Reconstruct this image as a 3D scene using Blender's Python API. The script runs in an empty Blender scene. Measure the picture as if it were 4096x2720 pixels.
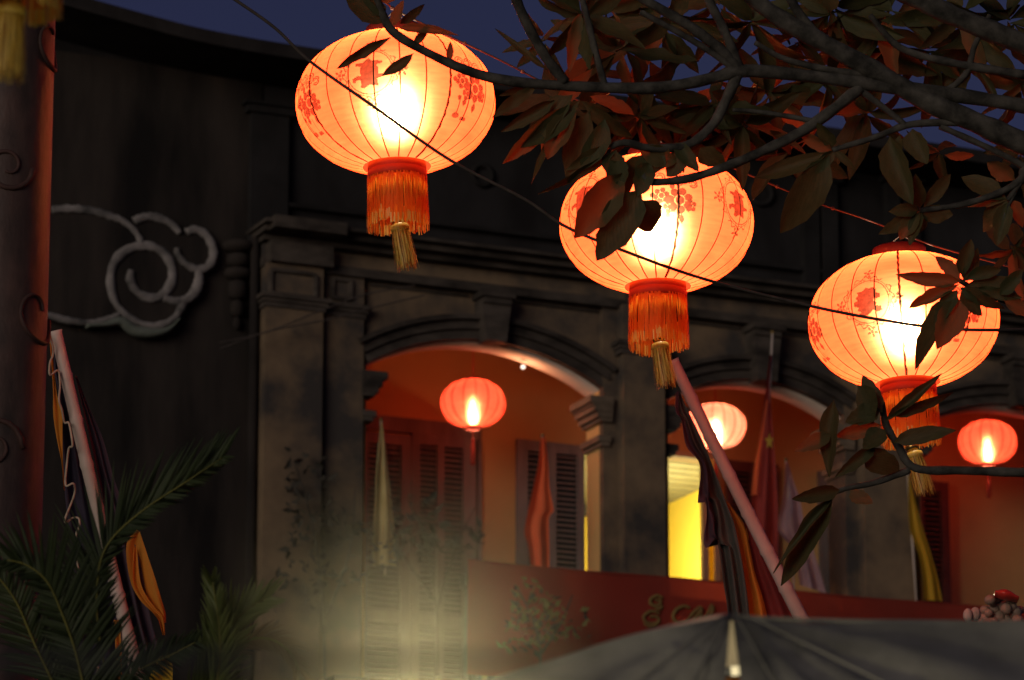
import bpy, bmesh, math, random
from mathutils import Vector, Matrix, noise
random.seed(7)
R = math.radians
sc = bpy.context.scene
COL = sc.collection

# ------------------------------------------------------------------ camera
F_PX, PITCH = 18224.0, R(15.0)
CAM = Vector((0, 0, 1.6))
cam_data = bpy.data.cameras.new('camera')
cam = bpy.data.objects.new('camera', cam_data)
COL.objects.link(cam)
cam.location = CAM
cam.rotation_euler = (R(90) + PITCH, 0, 0)
cam_data.sensor_width = 23.6
cam_data.lens = 105.0
cam_data.clip_start = 0.1
cam_data.clip_end = 3000
cam_data.dof.use_dof = True
cam_data.dof.focus_distance = 18.5
cam_data.dof.aperture_fstop = 3.4
sc.camera = cam

# ------------------------------------------------------------------ sky, dim street light, exposure
world = bpy.data.worlds.new('World')
sc.world = world
world.use_nodes = True
wn = world.node_tree.nodes
wl = world.node_tree.links
wn.clear()
w_out = wn.new('ShaderNodeOutputWorld')
w_bg = wn.new('ShaderNodeBackground')
w_sky = wn.new('ShaderNodeTexSky')
w_sky.sky_type = 'NISHITA'
w_sky.sun_disc = False
SUN_EL, SUN_ROT = R(6), R(200)
w_sky.sun_elevation = SUN_EL
w_sky.sun_rotation = SUN_ROT
w_sky.ozone_density = 6.0
w_hs = wn.new('ShaderNodeHueSaturation')
w_hs.inputs['Saturation'].default_value = 0.76
wl.new(w_sky.outputs[0], w_hs.inputs['Color'])
w_mix = wn.new('ShaderNodeMix')
w_mix.data_type = 'RGBA'
w_mix.blend_type = 'MULTIPLY'
w_mix.inputs[0].default_value = 1.0
w_mix.inputs[7].default_value = (0.95, 0.64, 0.82, 1)
wl.new(w_hs.outputs[0], w_mix.inputs[6])
wl.new(w_mix.outputs[2], w_bg.inputs[0])
w_bg.inputs[1].default_value = 0.024
wl.new(w_bg.outputs[0], w_out.inputs[0])

sun_d = bpy.data.lights.new('sun', 'SUN')
sun = bpy.data.objects.new('sun', sun_d)
COL.objects.link(sun)
sun_d.energy = 0.78
sun_d.angle = R(30)
sun_d.color = (1.0, 0.85, 0.69)
# faint warm glow of the street behind the photographer, almost level
sun.rotation_euler = (R(90 - 6), 0, R(-28))

vs = sc.view_settings
vs.view_transform = 'Standard'
vs.look = 'None'
vs.exposure = 0.0
vs.gamma = 1.0
vs.use_curve_mapping = False
cy = sc.cycles
cy.use_denoising = True
cy.max_bounces = 6
cy.diffuse_bounces = 2
cy.use_adaptive_sampling = True
cy.adaptive_threshold = 0.02
cy.glossy_bounces = 2
cy.transmission_bounces = 4
cy.transparent_max_bounces = 12
cy.volume_bounces = 0
cy.volume_step_rate = 4.0
cy.volume_max_steps = 64
cy.sample_clamp_indirect = 4.0
cy.caustics_reflective = False
cy.caustics_refractive = False

# ------------------------------------------------------------------ helpers
FW = Vector((0, math.cos(PITCH), math.sin(PITCH)))
UPV = Vector((0, -math.sin(PITCH), math.cos(PITCH)))
RT = Vector((1, 0, 0))

def ray(px, py):
    return FW + RT * ((px - 2048) / F_PX) - UPV * ((py - 1360) / F_PX)

def P(px, py, d):
    return CAM + ray(px, py) * d

YAW = R(24)
FO = P(2048, 1360, 36.4)
FO = Vector((FO.x, FO.y, 0))
EU = Vector((math.cos(YAW), math.sin(YAW), 0))
EN = Vector((math.sin(YAW), -math.cos(YAW), 0))       # out of the facade, towards the street
FM = Matrix.Translation(FO) @ Matrix.Rotation(YAW, 4, 'Z')

def PW(px, py, w=0.0):                                 # point in the world on the plane w in front of the facade
    r = ray(px, py)
    t = ((FO - CAM).dot(EN) + w) / r.dot(EN)
    return CAM + r * t

def fp(px, py, w=0.0):                                 # same, in facade coordinates (u, inward, height)
    p = PW(px, py, w)
    return Vector(((p - FO).dot(EU), -w, p.z))

def fu(px, py=1700, w=0.0): return fp(px, py, w).x
def fv(px, py, w=0.0): return fp(px, py, w).z

WM = {}
def link(o, parent=None, M=None):
    COL.objects.link(o)
    M = M or Matrix.Identity(4)
    if parent is not None:
        o.parent = parent
        o.matrix_basis = WM[parent.name].inverted() @ M
    else:
        o.matrix_basis = M
    WM[o.name] = M
    return o

def tag(o, label=None, cat=None, group=None, kind=None):
    if label: o['label'] = label
    if cat: o['category'] = cat
    if group: o['group'] = group
    if kind: o['kind'] = kind
    return o

def empty(name, M, label=None, cat=None, group=None):
    o = bpy.data.objects.new(name, None)
    o.empty_display_size = 0.1
    link(o, None, M)
    return tag(o, label, cat, group)

def crom(pts, n=6):
    pts = [Vector(p) for p in pts]
    if len(pts) < 3:
        return [pts[0].lerp(pts[-1], i / (n * 2)) for i in range(n * 2 + 1)]
    out = []
    for i in range(len(pts) - 1):
        p0 = pts[max(i - 1, 0)]; p1 = pts[i]; p2 = pts[i + 1]; p3 = pts[min(i + 2, len(pts) - 1)]
        for k in range(n):
            t = k / n
            out.append(0.5 * ((2 * p1) + (p2 - p0) * t + (2 * p0 - 5 * p1 + 4 * p2 - p3) * t * t + (3 * p1 - p0 - 3 * p2 + p3) * t ** 3))
    out.append(pts[-1])
    return out

def along(pts, t):                                     # point at share t of a polyline
    L = [0.0]
    for a, b in zip(pts, pts[1:]): L.append(L[-1] + (b - a).length)
    s = max(0, min(1, t)) * L[-1]
    for i in range(len(pts) - 1):
        if s <= L[i + 1] or i == len(pts) - 2:
            q = (s - L[i]) / max(L[i + 1] - L[i], 1e-9)
            return pts[i].lerp(pts[i + 1], q)

class MB:
    def __init__(s):
        s.v = []; s.f = []; s.m = []; s.mi = 0
    def add(s, vs_, fs):
        b = len(s.v)
        s.v += [tuple(v) for v in vs_]
        s.f += [tuple(i + b for i in f) for f in fs]
        s.m += [s.mi] * len(fs)
    def box(s, x0, x1, y0, y1, z0, z1):
        s.add([(x0, y0, z0), (x1, y0, z0), (x1, y1, z0), (x0, y1, z0), (x0, y0, z1), (x1, y0, z1), (x1, y1, z1), (x0, y1, z1)],
              [(0, 3, 2, 1), (4, 5, 6, 7), (0, 1, 5, 4), (1, 2, 6, 5), (2, 3, 7, 6), (3, 0, 4, 7)])
    def tube(s, pts, r, seg=8, flat=None, cap=True):
        pts = [Vector(p) for p in pts]
        n = len(pts)
        rr = r if callable(r) else (lambda t: r)
        vs_ = []; up = None
        for i, p in enumerate(pts):
            t = (pts[min(i + 1, n - 1)] - pts[max(i - 1, 0)])
            if t.length < 1e-9: t = Vector((0, 0, 1))
            t.normalize()
            if flat is not None:
                b = Vector(flat).normalized(); a = t.cross(b)
                if a.length < 1e-6: a = t.orthogonal()
                a.normalize()
            else:
                if up is None: up = t.orthogonal().normalized()
                up = up - t * up.dot(t)
                if up.length < 1e-6: up = t.orthogonal()
                up.normalize()
                a = up; b = t.cross(a)
            q = rr(i / (n - 1))
            qa, qb = q if isinstance(q, tuple) else (q, q)
            for k in range(seg):
                c = 2 * math.pi * k / seg
                vs_.append(p + a * (qa * math.cos(c)) + b * (qb * math.sin(c)))
        fs = [(i * seg + k, i * seg + (k + 1) % seg, (i + 1) * seg + (k + 1) % seg, (i + 1) * seg + k) for i in range(n - 1) for k in range(seg)]
        if cap:
            fs.append(tuple(range(seg - 1, -1, -1)))
            fs.append(tuple((n - 1) * seg + k for k in range(seg)))
        s.add(vs_, fs)
    def lathe(s, prof, seg=32, c=(0, 0, 0), close=False):
        c = Vector(c)
        vs_ = [c + Vector((r * math.cos(2 * math.pi * k / seg), r * math.sin(2 * math.pi * k / seg), z)) for r, z in prof for k in range(seg)]
        n = len(prof)
        fs = [(i * seg + k, i * seg + (k + 1) % seg, (i + 1) * seg + (k + 1) % seg, (i + 1) * seg + k) for i in range(n - 1) for k in range(seg)]
        if close:
            fs.append(tuple(range(seg - 1, -1, -1))); fs.append(tuple((n - 1) * seg + k for k in range(seg)))
        s.add(vs_, fs)
    def grid(s, rows):
        n = len(rows[0])
        fs = [(i * n + k, i * n + k + 1, (i + 1) * n + k + 1, (i + 1) * n + k) for i in range(len(rows) - 1) for k in range(n - 1)]
        s.add([p for r_ in rows for p in r_], fs)
    def prism(s, poly, y0, y1):                        # polygon in x,z pushed from y0 to y1
        n = len(poly)
        vs_ = [(x, y0, z) for x, z in poly] + [(x, y1, z) for x, z in poly]
        fs = [tuple(range(n)), tuple(range(2 * n - 1, n - 1, -1))] + [(i, i + n, (i + 1) % n + n, (i + 1) % n) for i in range(n)]
        s.add(vs_, fs)
    def sphere(s, c, r, seg=12, rings=8, sz=1.0):
        s.lathe([(max(r * math.sin(math.pi * i / rings), 1e-4), -r * sz * math.cos(math.pi * i / rings)) for i in range(rings + 1)], seg, c)
    def mesh(s, name, mats, smooth=False):
        me = bpy.data.meshes.new(name)
        me.from_pydata(s.v, [], s.f)
        mats = mats if isinstance(mats, (list, tuple)) else [mats]
        for m_ in mats: me.materials.append(m_)
        if len(mats) > 1: me.polygons.foreach_set('material_index', s.m)
        if smooth: me.polygons.foreach_set('use_smooth', [True] * len(me.polygons))
        bm = bmesh.new(); bm.from_mesh(me)
        bmesh.ops.recalc_face_normals(bm, faces=bm.faces)
        bm.to_mesh(me); bm.free()
        me.update()
        return me
    def build(s, name, mat, parent=None, M=None, smooth=False):
        me = s.mesh(name, mat, smooth)
        o = bpy.data.objects.new(name, me)
        return link(o, parent, M if M is not None else (Matrix.Identity(4)))

def inst(me, name, parent, M):
    return link(bpy.data.objects.new(name, me), parent, M)

# ------------------------------------------------------------------ materials
def new_mat(name):
    m = bpy.data.materials.new(name); m.use_nodes = True
    nt = m.node_tree
    for n in list(nt.nodes): nt.nodes.remove(n)
    out = nt.nodes.new('ShaderNodeOutputMaterial')
    return m, nt, out

def noise_col(nt, c1, c2, scale=5.0, detail=6, c3=None, stretch=None, lo=0.35, hi=0.65, rough=0.6):
    tc = nt.nodes.new('ShaderNodeTexCoord')
    src = tc.outputs['Object']
    if stretch:
        mp = nt.nodes.new('ShaderNodeMapping'); mp.inputs['Scale'].default_value = stretch
        nt.links.new(src, mp.inputs[0]); src = mp.outputs[0]
    nz = nt.nodes.new('ShaderNodeTexNoise')
    nz.inputs['Scale'].default_value = scale; nz.inputs['Detail'].default_value = detail
    nz.inputs['Roughness'].default_value = rough
    nt.links.new(src, nz.inputs['Vector'])
    cr = nt.nodes.new('ShaderNodeValToRGB')
    cr.color_ramp.elements[0].position = lo; cr.color_ramp.elements[0].color = (*c1, 1)
    cr.color_ramp.elements[1].position = hi; cr.color_ramp.elements[1].color = (*c2, 1)
    if c3:
        e = cr.color_ramp.elements.new(min(hi + 0.12, 0.98)); e.color = (*c3, 1)
    nt.links.new(nz.outputs['Fac'], cr.inputs[0])
    return cr.outputs[0], nz.outputs['Fac']

def mat_noise(name, c1, c2, scale=5.0, rough=0.8, bump=0.0, metal=0.0, c3=None, stretch=None, transl=0.0, tcol=None, spec=0.3, lo=0.35, hi=0.65, detail=6):
    m, nt, out = new_mat(name)
    col, fac = noise_col(nt, c1, c2, scale, detail, c3, stretch, lo, hi)
    b = nt.nodes.new('ShaderNodeBsdfPrincipled')
    nt.links.new(col, b.inputs['Base Color'])
    b.inputs['Roughness'].default_value = rough
    b.inputs['Metallic'].default_value = metal
    b.inputs['Specular IOR Level'].default_value = spec
    if bump:
        bp = nt.nodes.new('ShaderNodeBump'); bp.inputs['Strength'].default_value = bump; bp.inputs['Distance'].default_value = 0.01
        nt.links.new(fac, bp.inputs['Height']); nt.links.new(bp.outputs[0], b.inputs['Normal'])
    sh = b.outputs[0]
    if transl:
        t = nt.nodes.new('ShaderNodeBsdfTranslucent')
        if tcol: t.inputs[0].default_value = (*tcol, 1)
        else: nt.links.new(col, t.inputs[0])
        mx = nt.nodes.new('ShaderNodeMixShader'); mx.inputs[0].default_value = transl
        nt.links.new(sh, mx.inputs[1]); nt.links.new(t.outputs[0], mx.inputs[2]); sh = mx.outputs[0]
    nt.links.new(sh, out.inputs[0])
    return m

def mat_lantern(name, glow, glow_edge, strength, tcol, tcol_edge, rough=(.5, .85), fwd=(.42, .42), ior=1.3):
    """silk shell: glows itself, and lets the bulb inside shine through, scattered forward; edge colours redden with view angle, in place of light dimming at the rim"""
    m, nt, out = new_mat(name)
    L = nt.links.new
    tc = nt.nodes.new('ShaderNodeTexCoord')
    mp = nt.nodes.new('ShaderNodeMapping'); mp.inputs['Scale'].default_value = (5, 5, 40)
    L(tc.outputs['Object'], mp.inputs[0])
    nz = nt.nodes.new('ShaderNodeTexNoise'); nz.inputs['Scale'].default_value = 2.0; nz.inputs['Detail'].default_value = 6
    L(mp.outputs[0], nz.inputs['Vector'])
    n2 = nt.nodes.new('ShaderNodeTexNoise'); n2.inputs['Scale'].default_value = 7.0; n2.inputs['Detail'].default_value = 5
    L(tc.outputs['Object'], n2.inputs['Vector'])
    av = nt.nodes.new('ShaderNodeMath'); av.operation = 'ADD'; L(nz.outputs['Fac'], av.inputs[0]); L(n2.outputs['Fac'], av.inputs[1])
    mr = nt.nodes.new('ShaderNodeMapRange'); mr.inputs[1].default_value = .6; mr.inputs[2].default_value = 1.4; mr.inputs[3].default_value = 0.72; mr.inputs[4].default_value = 1.12
    L(av.outputs[0], mr.inputs[0])
    lw = nt.nodes.new('ShaderNodeLayerWeight'); lw.inputs[0].default_value = .45  # rim dimming put into the colours: redder towards grazing view
    def two(a, b):
        x = nt.nodes.new('ShaderNodeMix'); x.data_type = 'RGBA'
        L(lw.outputs['Facing'], x.inputs[0]); x.inputs[6].default_value = (*a, 1); x.inputs[7].default_value = (*b, 1)
        v = nt.nodes.new('ShaderNodeMix'); v.data_type = 'RGBA'; v.blend_type = 'MULTIPLY'; v.inputs[0].default_value = 1
        L(x.outputs[2], v.inputs[6]); L(mr.outputs[0], v.inputs[7]); return v.outputs[2]
    em = nt.nodes.new('ShaderNodeEmission'); L(two(glow, glow_edge), em.inputs[0]); em.inputs[1].default_value = strength
    tcc = two(tcol, tcol_edge)
    tr = nt.nodes.new('ShaderNodeBsdfTranslucent'); L(tcc, tr.inputs[0])
    sh = tr.outputs[0]
    used = 1.0
    for r_, f_ in zip(rough, fwd):
        rf = nt.nodes.new('ShaderNodeBsdfRefraction'); L(tcc, rf.inputs['Color'])
        rf.inputs['Roughness'].default_value = r_; rf.inputs['IOR'].default_value = ior
        mx = nt.nodes.new('ShaderNodeMixShader'); mx.inputs[0].default_value = f_
        L(sh, mx.inputs[1]); L(rf.outputs[0], mx.inputs[2]); sh = mx.outputs[0]
    ad = nt.nodes.new('ShaderNodeAddShader')
    L(em.outputs[0], ad.inputs[0]); L(sh, ad.inputs[1])
    L(ad.outputs[0], out.inputs[0])
    return m

def mat_tint(name, tint):
    m, nt, out = new_mat(name)
    tc = nt.nodes.new('ShaderNodeTexCoord')
    nz = nt.nodes.new('ShaderNodeTexNoise'); nz.inputs['Scale'].default_value = 60
    nt.links.new(tc.outputs['Object'], nz.inputs['Vector'])
    cr = nt.nodes.new('ShaderNodeValToRGB')
    cr.color_ramp.elements[0].position = 0.35; cr.color_ramp.elements[0].color = (*[c * 0.8 for c in tint], 1)
    cr.color_ramp.elements[1].position = 0.7; cr.color_ramp.elements[1].color = (*[min(1, c * 1.15) for c in tint], 1)
    nt.links.new(nz.outputs['Fac'], cr.inputs[0])
    t = nt.nodes.new('ShaderNodeBsdfTransparent'); nt.links.new(cr.outputs[0], t.inputs[0])
    nt.links.new(t.outputs[0], out.inputs[0])
    return m

def mat_emit(name, col, s):
    m, nt, out = new_mat(name)
    e = nt.nodes.new('ShaderNodeEmission'); e.inputs[0].default_value = (*col, 1); e.inputs[1].default_value = s
    nt.links.new(e.outputs[0], out.inputs[0])
    return m

M = {}
M['ground'] = mat_noise('cobble_ground', (.04, .038, .035), (.08, .075, .07), 3, 0.9, 0.3)
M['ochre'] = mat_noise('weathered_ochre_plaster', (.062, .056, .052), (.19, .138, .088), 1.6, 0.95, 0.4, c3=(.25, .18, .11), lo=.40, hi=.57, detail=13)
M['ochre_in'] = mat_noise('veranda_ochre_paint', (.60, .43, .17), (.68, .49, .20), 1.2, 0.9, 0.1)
M['grey_plaster'] = mat_noise('grey_moulding_plaster', (.026, .022, .019), (.10, .084, .070), 2.6, 0.95, 0.4, stretch=(1, 1, 2.5), lo=.36, hi=.66, detail=9)
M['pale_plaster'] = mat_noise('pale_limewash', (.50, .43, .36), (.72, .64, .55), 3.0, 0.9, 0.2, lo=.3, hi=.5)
M['capital'] = mat_noise('lantern_toned_capital', (.13, .10, .07), (.22, .17, .12), 4.0, 0.9, 0.3)  # lantern light on the right-hand capitals put into a paler ochre
M['dark_wall'] = mat_noise('dark_stained_wall', (.010, .009, .009), (.045, .037, .032), 1.1, 0.95, 0.6, c3=(.085, .064, .05), stretch=(1.6, 1, .32), detail=12, lo=.38, hi=.62)  # near-black brown with vertical streaks
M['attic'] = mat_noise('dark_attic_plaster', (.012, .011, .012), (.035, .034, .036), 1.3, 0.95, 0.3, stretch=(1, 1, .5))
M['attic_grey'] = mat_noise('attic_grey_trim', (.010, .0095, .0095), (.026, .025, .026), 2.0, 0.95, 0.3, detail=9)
M['roof'] = mat_noise('dark_roof_tile', (.015, .013, .013), (.03, .027, .026), 4, 0.9, 0.3)
M['scroll'] = mat_noise('whitewashed_scroll_relief', (.07, .07, .068), (.34, .32, .31), 4.5, 0.95, 0.8, detail=12, lo=.34, hi=.66)
M['scroll_under'] = mat_noise('greenish_scroll_underside', (.10, .12, .10), (.20, .23, .20), 5.0, 0.95, 0.3)  # greenish tone along the lower edge of the scroll
M['shutter'] = mat_noise('grey_brown_shutter_paint', (.15, .145, .14), (.25, .24, .23), 6, 0.75, 0.1, stretch=(1, 1, .2))
M['shutter_red'] = mat_noise('maroon_shutter_paint', (.10, .045, .04), (.15, .07, .06), 6, 0.75, 0.1)
M['room_yellow'] = mat_noise('yellow_room_paint', (.80, .58, .06), (.86, .66, .09), 1.0, 0.9)
M['room_white'] = mat_noise('white_dado_paint', (.80, .78, .70), (.85, .83, .76), 1.0, 0.9)
M['plank'] = mat_noise('ceiling_plank_wood', (.20, .18, .085), (.28, .25, .12), 6, 0.8, stretch=(.3, 4, 4))
M['beam'] = mat_noise('dark_beam_wood', (.05, .045, .03), (.08, .07, .045), 6, 0.8)
M['cream'] = mat_noise('cream_door_paint', (.55, .48, .30), (.64, .56, .36), 5, 0.8)
M['banner'] = mat_noise('red_banner_cloth', (.30, .045, .03), (.38, .06, .04), 2.0, 0.85, 0.1, transl=0.35, tcol=(.8, .10, .04))
M['gold'] = mat_noise('faded_gold_print', (.20, .12, .04), (.28, .19, .06), 8, 0.7)
M['bark'] = mat_noise('grey_frangipani_bark', (.022, .021, .018), (.095, .088, .075), 14, 0.95, 0.9, c3=(.14, .13, .11), detail=12)
def mat_leaf(name, c1, c2, vein, transl, tcol):
    m, nt, out = new_mat(name)
    col, fac = noise_col(nt, c1, c2, 7.0, 8, lo=.3, hi=.7)
    tcx = nt.nodes.new('ShaderNodeTexCoord'); sp = nt.nodes.new('ShaderNodeSeparateXYZ'); nt.links.new(tcx.outputs['Object'], sp.inputs[0])
    wv = nt.nodes.new('ShaderNodeTexWave'); wv.wave_type = 'BANDS'; wv.bands_direction = 'DIAGONAL'; wv.inputs['Scale'].default_value = 7; wv.inputs['Distortion'].default_value = 1.5
    nt.links.new(tcx.outputs['Object'], wv.inputs['Vector'])
    cr = nt.nodes.new('ShaderNodeValToRGB'); cr.color_ramp.elements[0].position = .75; cr.color_ramp.elements[0].color = (0, 0, 0, 1); cr.color_ramp.elements[1].position = 1.0; cr.color_ramp.elements[1].color = (.18, .18, .18, 1)
    nt.links.new(wv.outputs['Fac'], cr.inputs[0])
    mx = nt.nodes.new('ShaderNodeMix'); mx.data_type = 'RGBA'; nt.links.new(cr.outputs[0], mx.inputs[0]); nt.links.new(col, mx.inputs[6]); mx.inputs[7].default_value = (*vein, 1)
    b = nt.nodes.new('ShaderNodeBsdfPrincipled'); nt.links.new(mx.outputs[2], b.inputs['Base Color']); b.inputs['Roughness'].default_value = .6; b.inputs['Specular IOR Level'].default_value = .2
    bp_ = nt.nodes.new('ShaderNodeBump'); bp_.inputs['Strength'].default_value = .1; bp_.inputs['Distance'].default_value = .01; nt.links.new(wv.outputs['Fac'], bp_.inputs['Height']); nt.links.new(bp_.outputs[0], b.inputs['Normal'])
    t = nt.nodes.new('ShaderNodeBsdfTranslucent'); t.inputs[0].default_value = (*tcol, 1)
    ms = nt.nodes.new('ShaderNodeMixShader'); ms.inputs[0].default_value = transl
    nt.links.new(b.outputs[0], ms.inputs[1]); nt.links.new(t.outputs[0], ms.inputs[2]); nt.links.new(ms.outputs[0], out.inputs[0])
    return m
M['leaf'] = mat_leaf('frangipani_leaf_green', (.038, .042, .016), (.075, .072, .028), (.11, .10, .04), .18, (.18, .14, .03))
M['leaf_dry'] = mat_leaf('frangipani_leaf_browning', (.10, .085, .035), (.15, .12, .05), (.2, .16, .07), .45, (.45, .24, .06))
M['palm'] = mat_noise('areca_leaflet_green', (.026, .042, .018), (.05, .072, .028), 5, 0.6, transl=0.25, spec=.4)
M['palm_lit'] = mat_noise('lamplit_areca_leaflet', (.07, .10, .03), (.12, .15, .045), 5, 0.5, transl=0.3, spec=.4)  # brighter copy of the palm green, painting in the street lamp's light
M['palm_dry'] = mat_noise('areca_leaflet_dry_tip', (.16, .10, .05), (.22, .14, .07), 5, 0.6, transl=0.3)
M['rachis'] = mat_noise('yellow_palm_stalk', (.07, .075, .02), (.20, .19, .04), 3, 0.6)
M['column'] = mat_noise('red_painted_column', (.035, .024, .021), (.10, .056, .047), 7, 0.55, 0.9, c3=(.14, .08, .065), stretch=(1, 1, .5), spec=.5, detail=9)
M['column_relief'] = mat_noise('dark_carved_relief', (.045, .026, .024), (.10, .05, .044), 6, 0.7, 0.3)
M['bamboo'] = mat_noise('pale_bamboo', (.52, .44, .38), (.68, .58, .52), 5, 0.45, 0.2, stretch=(1, 1, .1))
M['cord'] = mat_noise('off_white_cord', (.40, .34, .25), (.55, .47, .36), 40, 0.9)
M['navy'] = mat_noise('navy_flag_cloth', (.045, .040, .065), (.075, .060, .095), 4, 0.8, transl=.25, tcol=(.10, .06, .12))
M['teal'] = mat_noise('dark_green_flag_cloth', (.075, .095, .085), (.12, .14, .125), 4, 0.8, transl=.15)
M['purple'] = mat_noise('plum_flag_cloth', (.085, .06, .085), (.12, .085, .115), 4, 0.8, transl=.25, tcol=(.16, .07, .12))
M['orange'] = mat_noise('orange_flag_cloth', (.75, .30, .04), (.82, .36, .05), 4, 0.75, transl=.35, tcol=(.8, .26, .03))
M['red_cloth'] = mat_noise('red_flag_cloth', (.88, .15, .05), (.92, .19, .07), 4, 0.75, transl=.22, tcol=(.98, .26, .08))
M['dkred'] = mat_noise('crimson_flag_cloth', (.20, .03, .03), (.28, .045, .04), 4, 0.8, transl=.2, tcol=(.5, .05, .03))
M['yellow'] = mat_noise('yellow_flag_cloth', (.78, .50, .04), (.85, .58, .06), 4, 0.75, transl=.55)
M['pink'] = mat_noise('pink_white_flag_cloth', (.50, .34, .40), (.66, .46, .50), 5, 0.75, transl=.3)
M['beige'] = mat_noise('faded_yellow_flag_cloth', (.60, .52, .22), (.72, .64, .30), 5, 0.8, transl=.3)
M['star'] = mat_noise('yellow_star_cloth', (.6, .42, .05), (.7, .5, .08), 5, 0.8, transl=.2)
M['canvas'] = mat_noise('grey_canvas', (.11, .11, .105), (.25, .245, .235), 3.5, 0.9, 0.3, detail=8, lo=.34, hi=.68)
M['canvas_hem'] = mat_noise('lantern_pink_canvas_hem', (.42, .28, .25), (.5, .34, .30), 3, 0.8)  # red lantern light on the left hem, painted into its colour
M['rope'] = mat_noise('dark_cable_sheath', (.06, .05, .045), (.10, .085, .075), 20, 0.6)
M['wire'] = mat_noise('thin_wire', (.10, .08, .07), (.15, .12, .10), 30, 0.5)
M['lan_shell'] = mat_lantern('peach_silk_lantern', (1.0, .052, .014), (1.0, .030, .006), 3.0, (1.0, .62, .28), (1.0, .20, .045), rough=(.80, .52), fwd=(.70, .55))
M['lan_small'] = mat_lantern('red_silk_lantern', (1.0, .030, .018), (1.0, .018, .010), 1.7, (1.0, .15, .075), (1.0, .10, .05), rough=(.80, .55), fwd=(.6, .5))
M['lan_pale'] = mat_lantern('faded_pink_silk_lantern', (1.0, .09, .06), (1.0, .05, .03), 1.7, (1.0, .48, .34), (1.0, .34, .24), rough=(.80, .55), fwd=(.6, .5))
M['lan_rib'] = mat_tint('lantern_rib_seam', (.2, .34, .34))
M['lan_rib_thick'] = mat_tint('lantern_stitched_seam', (.24, .24, .26))
M['lan_collar'] = mat_noise('red_lantern_collar', (.40, .045, .012), (.50, .065, .02), 8, 0.6, transl=.28, tcol=(.8, .12, .02))
M['lan_dark'] = mat_noise('dark_red_lantern_cap', (.14, .02, .012), (.22, .03, .018), 8, 0.6, transl=.2)
M['fringe'] = mat_noise('orange_silk_fringe', (.80, .24, .02), (.90, .34, .04), 30, 0.6, transl=.6, tcol=(1.0, .40, .04), stretch=(3, 3, .3))
M['gold_thread'] = mat_noise('gold_thread', (.85, .62, .10), (.92, .72, .20), 60, 0.4, metal=.0, stretch=(3, 3, .4), transl=.35, spec=.6)
M['gold_thread_dark'] = mat_noise('deep_gold_thread', (.34, .16, .02), (.5, .28, .04), 60, 0.5, transl=.3)
M['gold_bead'] = mat_noise('gold_bead', (.75, .5, .14), (.8, .56, .18), 5, 0.25, metal=.9)
M['print_red'] = mat_tint('red_lantern_print', (.17, .20, .26))
M['print_light'] = mat_tint('faint_red_lantern_print', (.20, .27, .33))
M['tassel_red'] = mat_noise('red_tassel_thread', (.45, .05, .03), (.55, .07, .04), 40, 0.7, transl=.3)
M['stone'] = mat_noise('mottled_stone', (.25, .22, .18), (.5, .44, .38), 14, 0.8, 0.4)
M['bead_pink'] = mat_noise('glazed_bead_ornament', (.28, .22, .14), (.5, .34, .28), 18, 0.35, 0.3)
M['glaze_red'] = mat_noise('red_glazed_tile', (.45, .04, .03), (.6, .06, .04), 10, 0.2)
M['shrub_dark'] = mat_noise('dark_shrub_leaf', (.03, .03, .025), (.06, .055, .045), 9, 0.8)
M['shrub_pale'] = mat_noise('pale_bougainvillea_leaf', (.30, .30, .10), (.45, .42, .16), 9, 0.7, transl=.3)
M['shrub_red'] = mat_noise('bougainvillea_bract', (.45, .10, .08), (.55, .14, .10), 9, 0.7, transl=.3)
M['iron'] = mat_noise('dark_iron_and_gap_shade', (.03, .032, .035), (.05, .052, .055), 12, 0.6)
M['bulb'] = mat_emit('warm_lamp_glass', (1.0, .86, .44), 640)
M['bulb_small'] = mat_emit('tall_lamp_bulb', (1.0, .76, .44), 260)
M['spot'] = mat_emit('small_bulb_glass', (1.0, .80, .62), 2.2)
M['tube'] = mat_emit('fluorescent_tube_glass', (1.0, .92, .62), 3.5)

def point(name, loc, energy, col, radius=0.03, parent=None):
    d = bpy.data.lights.new(name, 'POINT'); d.energy = energy; d.color = col; d.shadow_soft_size = radius
    o = bpy.data.objects.new(name, d)
    return link(o, parent, Matrix.Translation(loc))

# ------------------------------------------------------------------ ground
g = MB(); g.grid([[(-400 + 800 * i / 8, -60 + 860 * j / 8, 0) for i in range(9)] for j in range(9)])
tag(g.build('ground', M['ground']), kind='structure')

# ------------------------------------------------------------------ the arcaded building
bld = empty('veranda_building', FM, 'weathered ochre building with an arched upper veranda lit by red lanterns', 'building')
def bpart(mb, name, mat, smooth=False, parent=None):
    return mb.build(name, mat, parent or bld, FM, smooth)

DEP = 0.27                 # wall thickness
BACK = 1.5                 # back wall of the veranda
V_ENT = lambda px: None
vE0 = fv(1453, 1124)       # underside of the entablature
vE1 = fv(1453, 1088); vE2 = fv(1453, 1030); vE3 = fv(1453, 1008); vE4 = fv(1453, 985); vE5 = fv(1453, 968)
v_floor = fv(1872, 2240) - 1.05
uR = fu(5200)
u_left = fu(1040)

ARCH = []                  # (uL, uR, v_spring, rise)
def mk_arch(xl, xr, ysp_l, rise):
    ul = fu(xl, 1500); ur = fu(xr, 1500)
    ARCH.append((ul, ur, fv(xl, ysp_l), rise))
mk_arch(1463, 2404, 1452, .285)
mk_arch(2668, 3368, 1592, .225)
mk_arch(3668, 4420, 1690, .235)

def arc_v(a, s, off=0.0):
    """height and u on the arch at share s, moved outwards by off"""
    ul, ur, v0, rise = a
    h = (ur - ul) / 2
    rad = (h * h + rise * rise) / (2 * rise)
    th = math.asin(h / rad)
    ang = -th + 2 * th * s
    c = (ul + h, v0 + rise - rad)
    return c[0] + (rad + off) * math.sin(ang), c[1] + (rad + off) * math.cos(ang)

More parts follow.
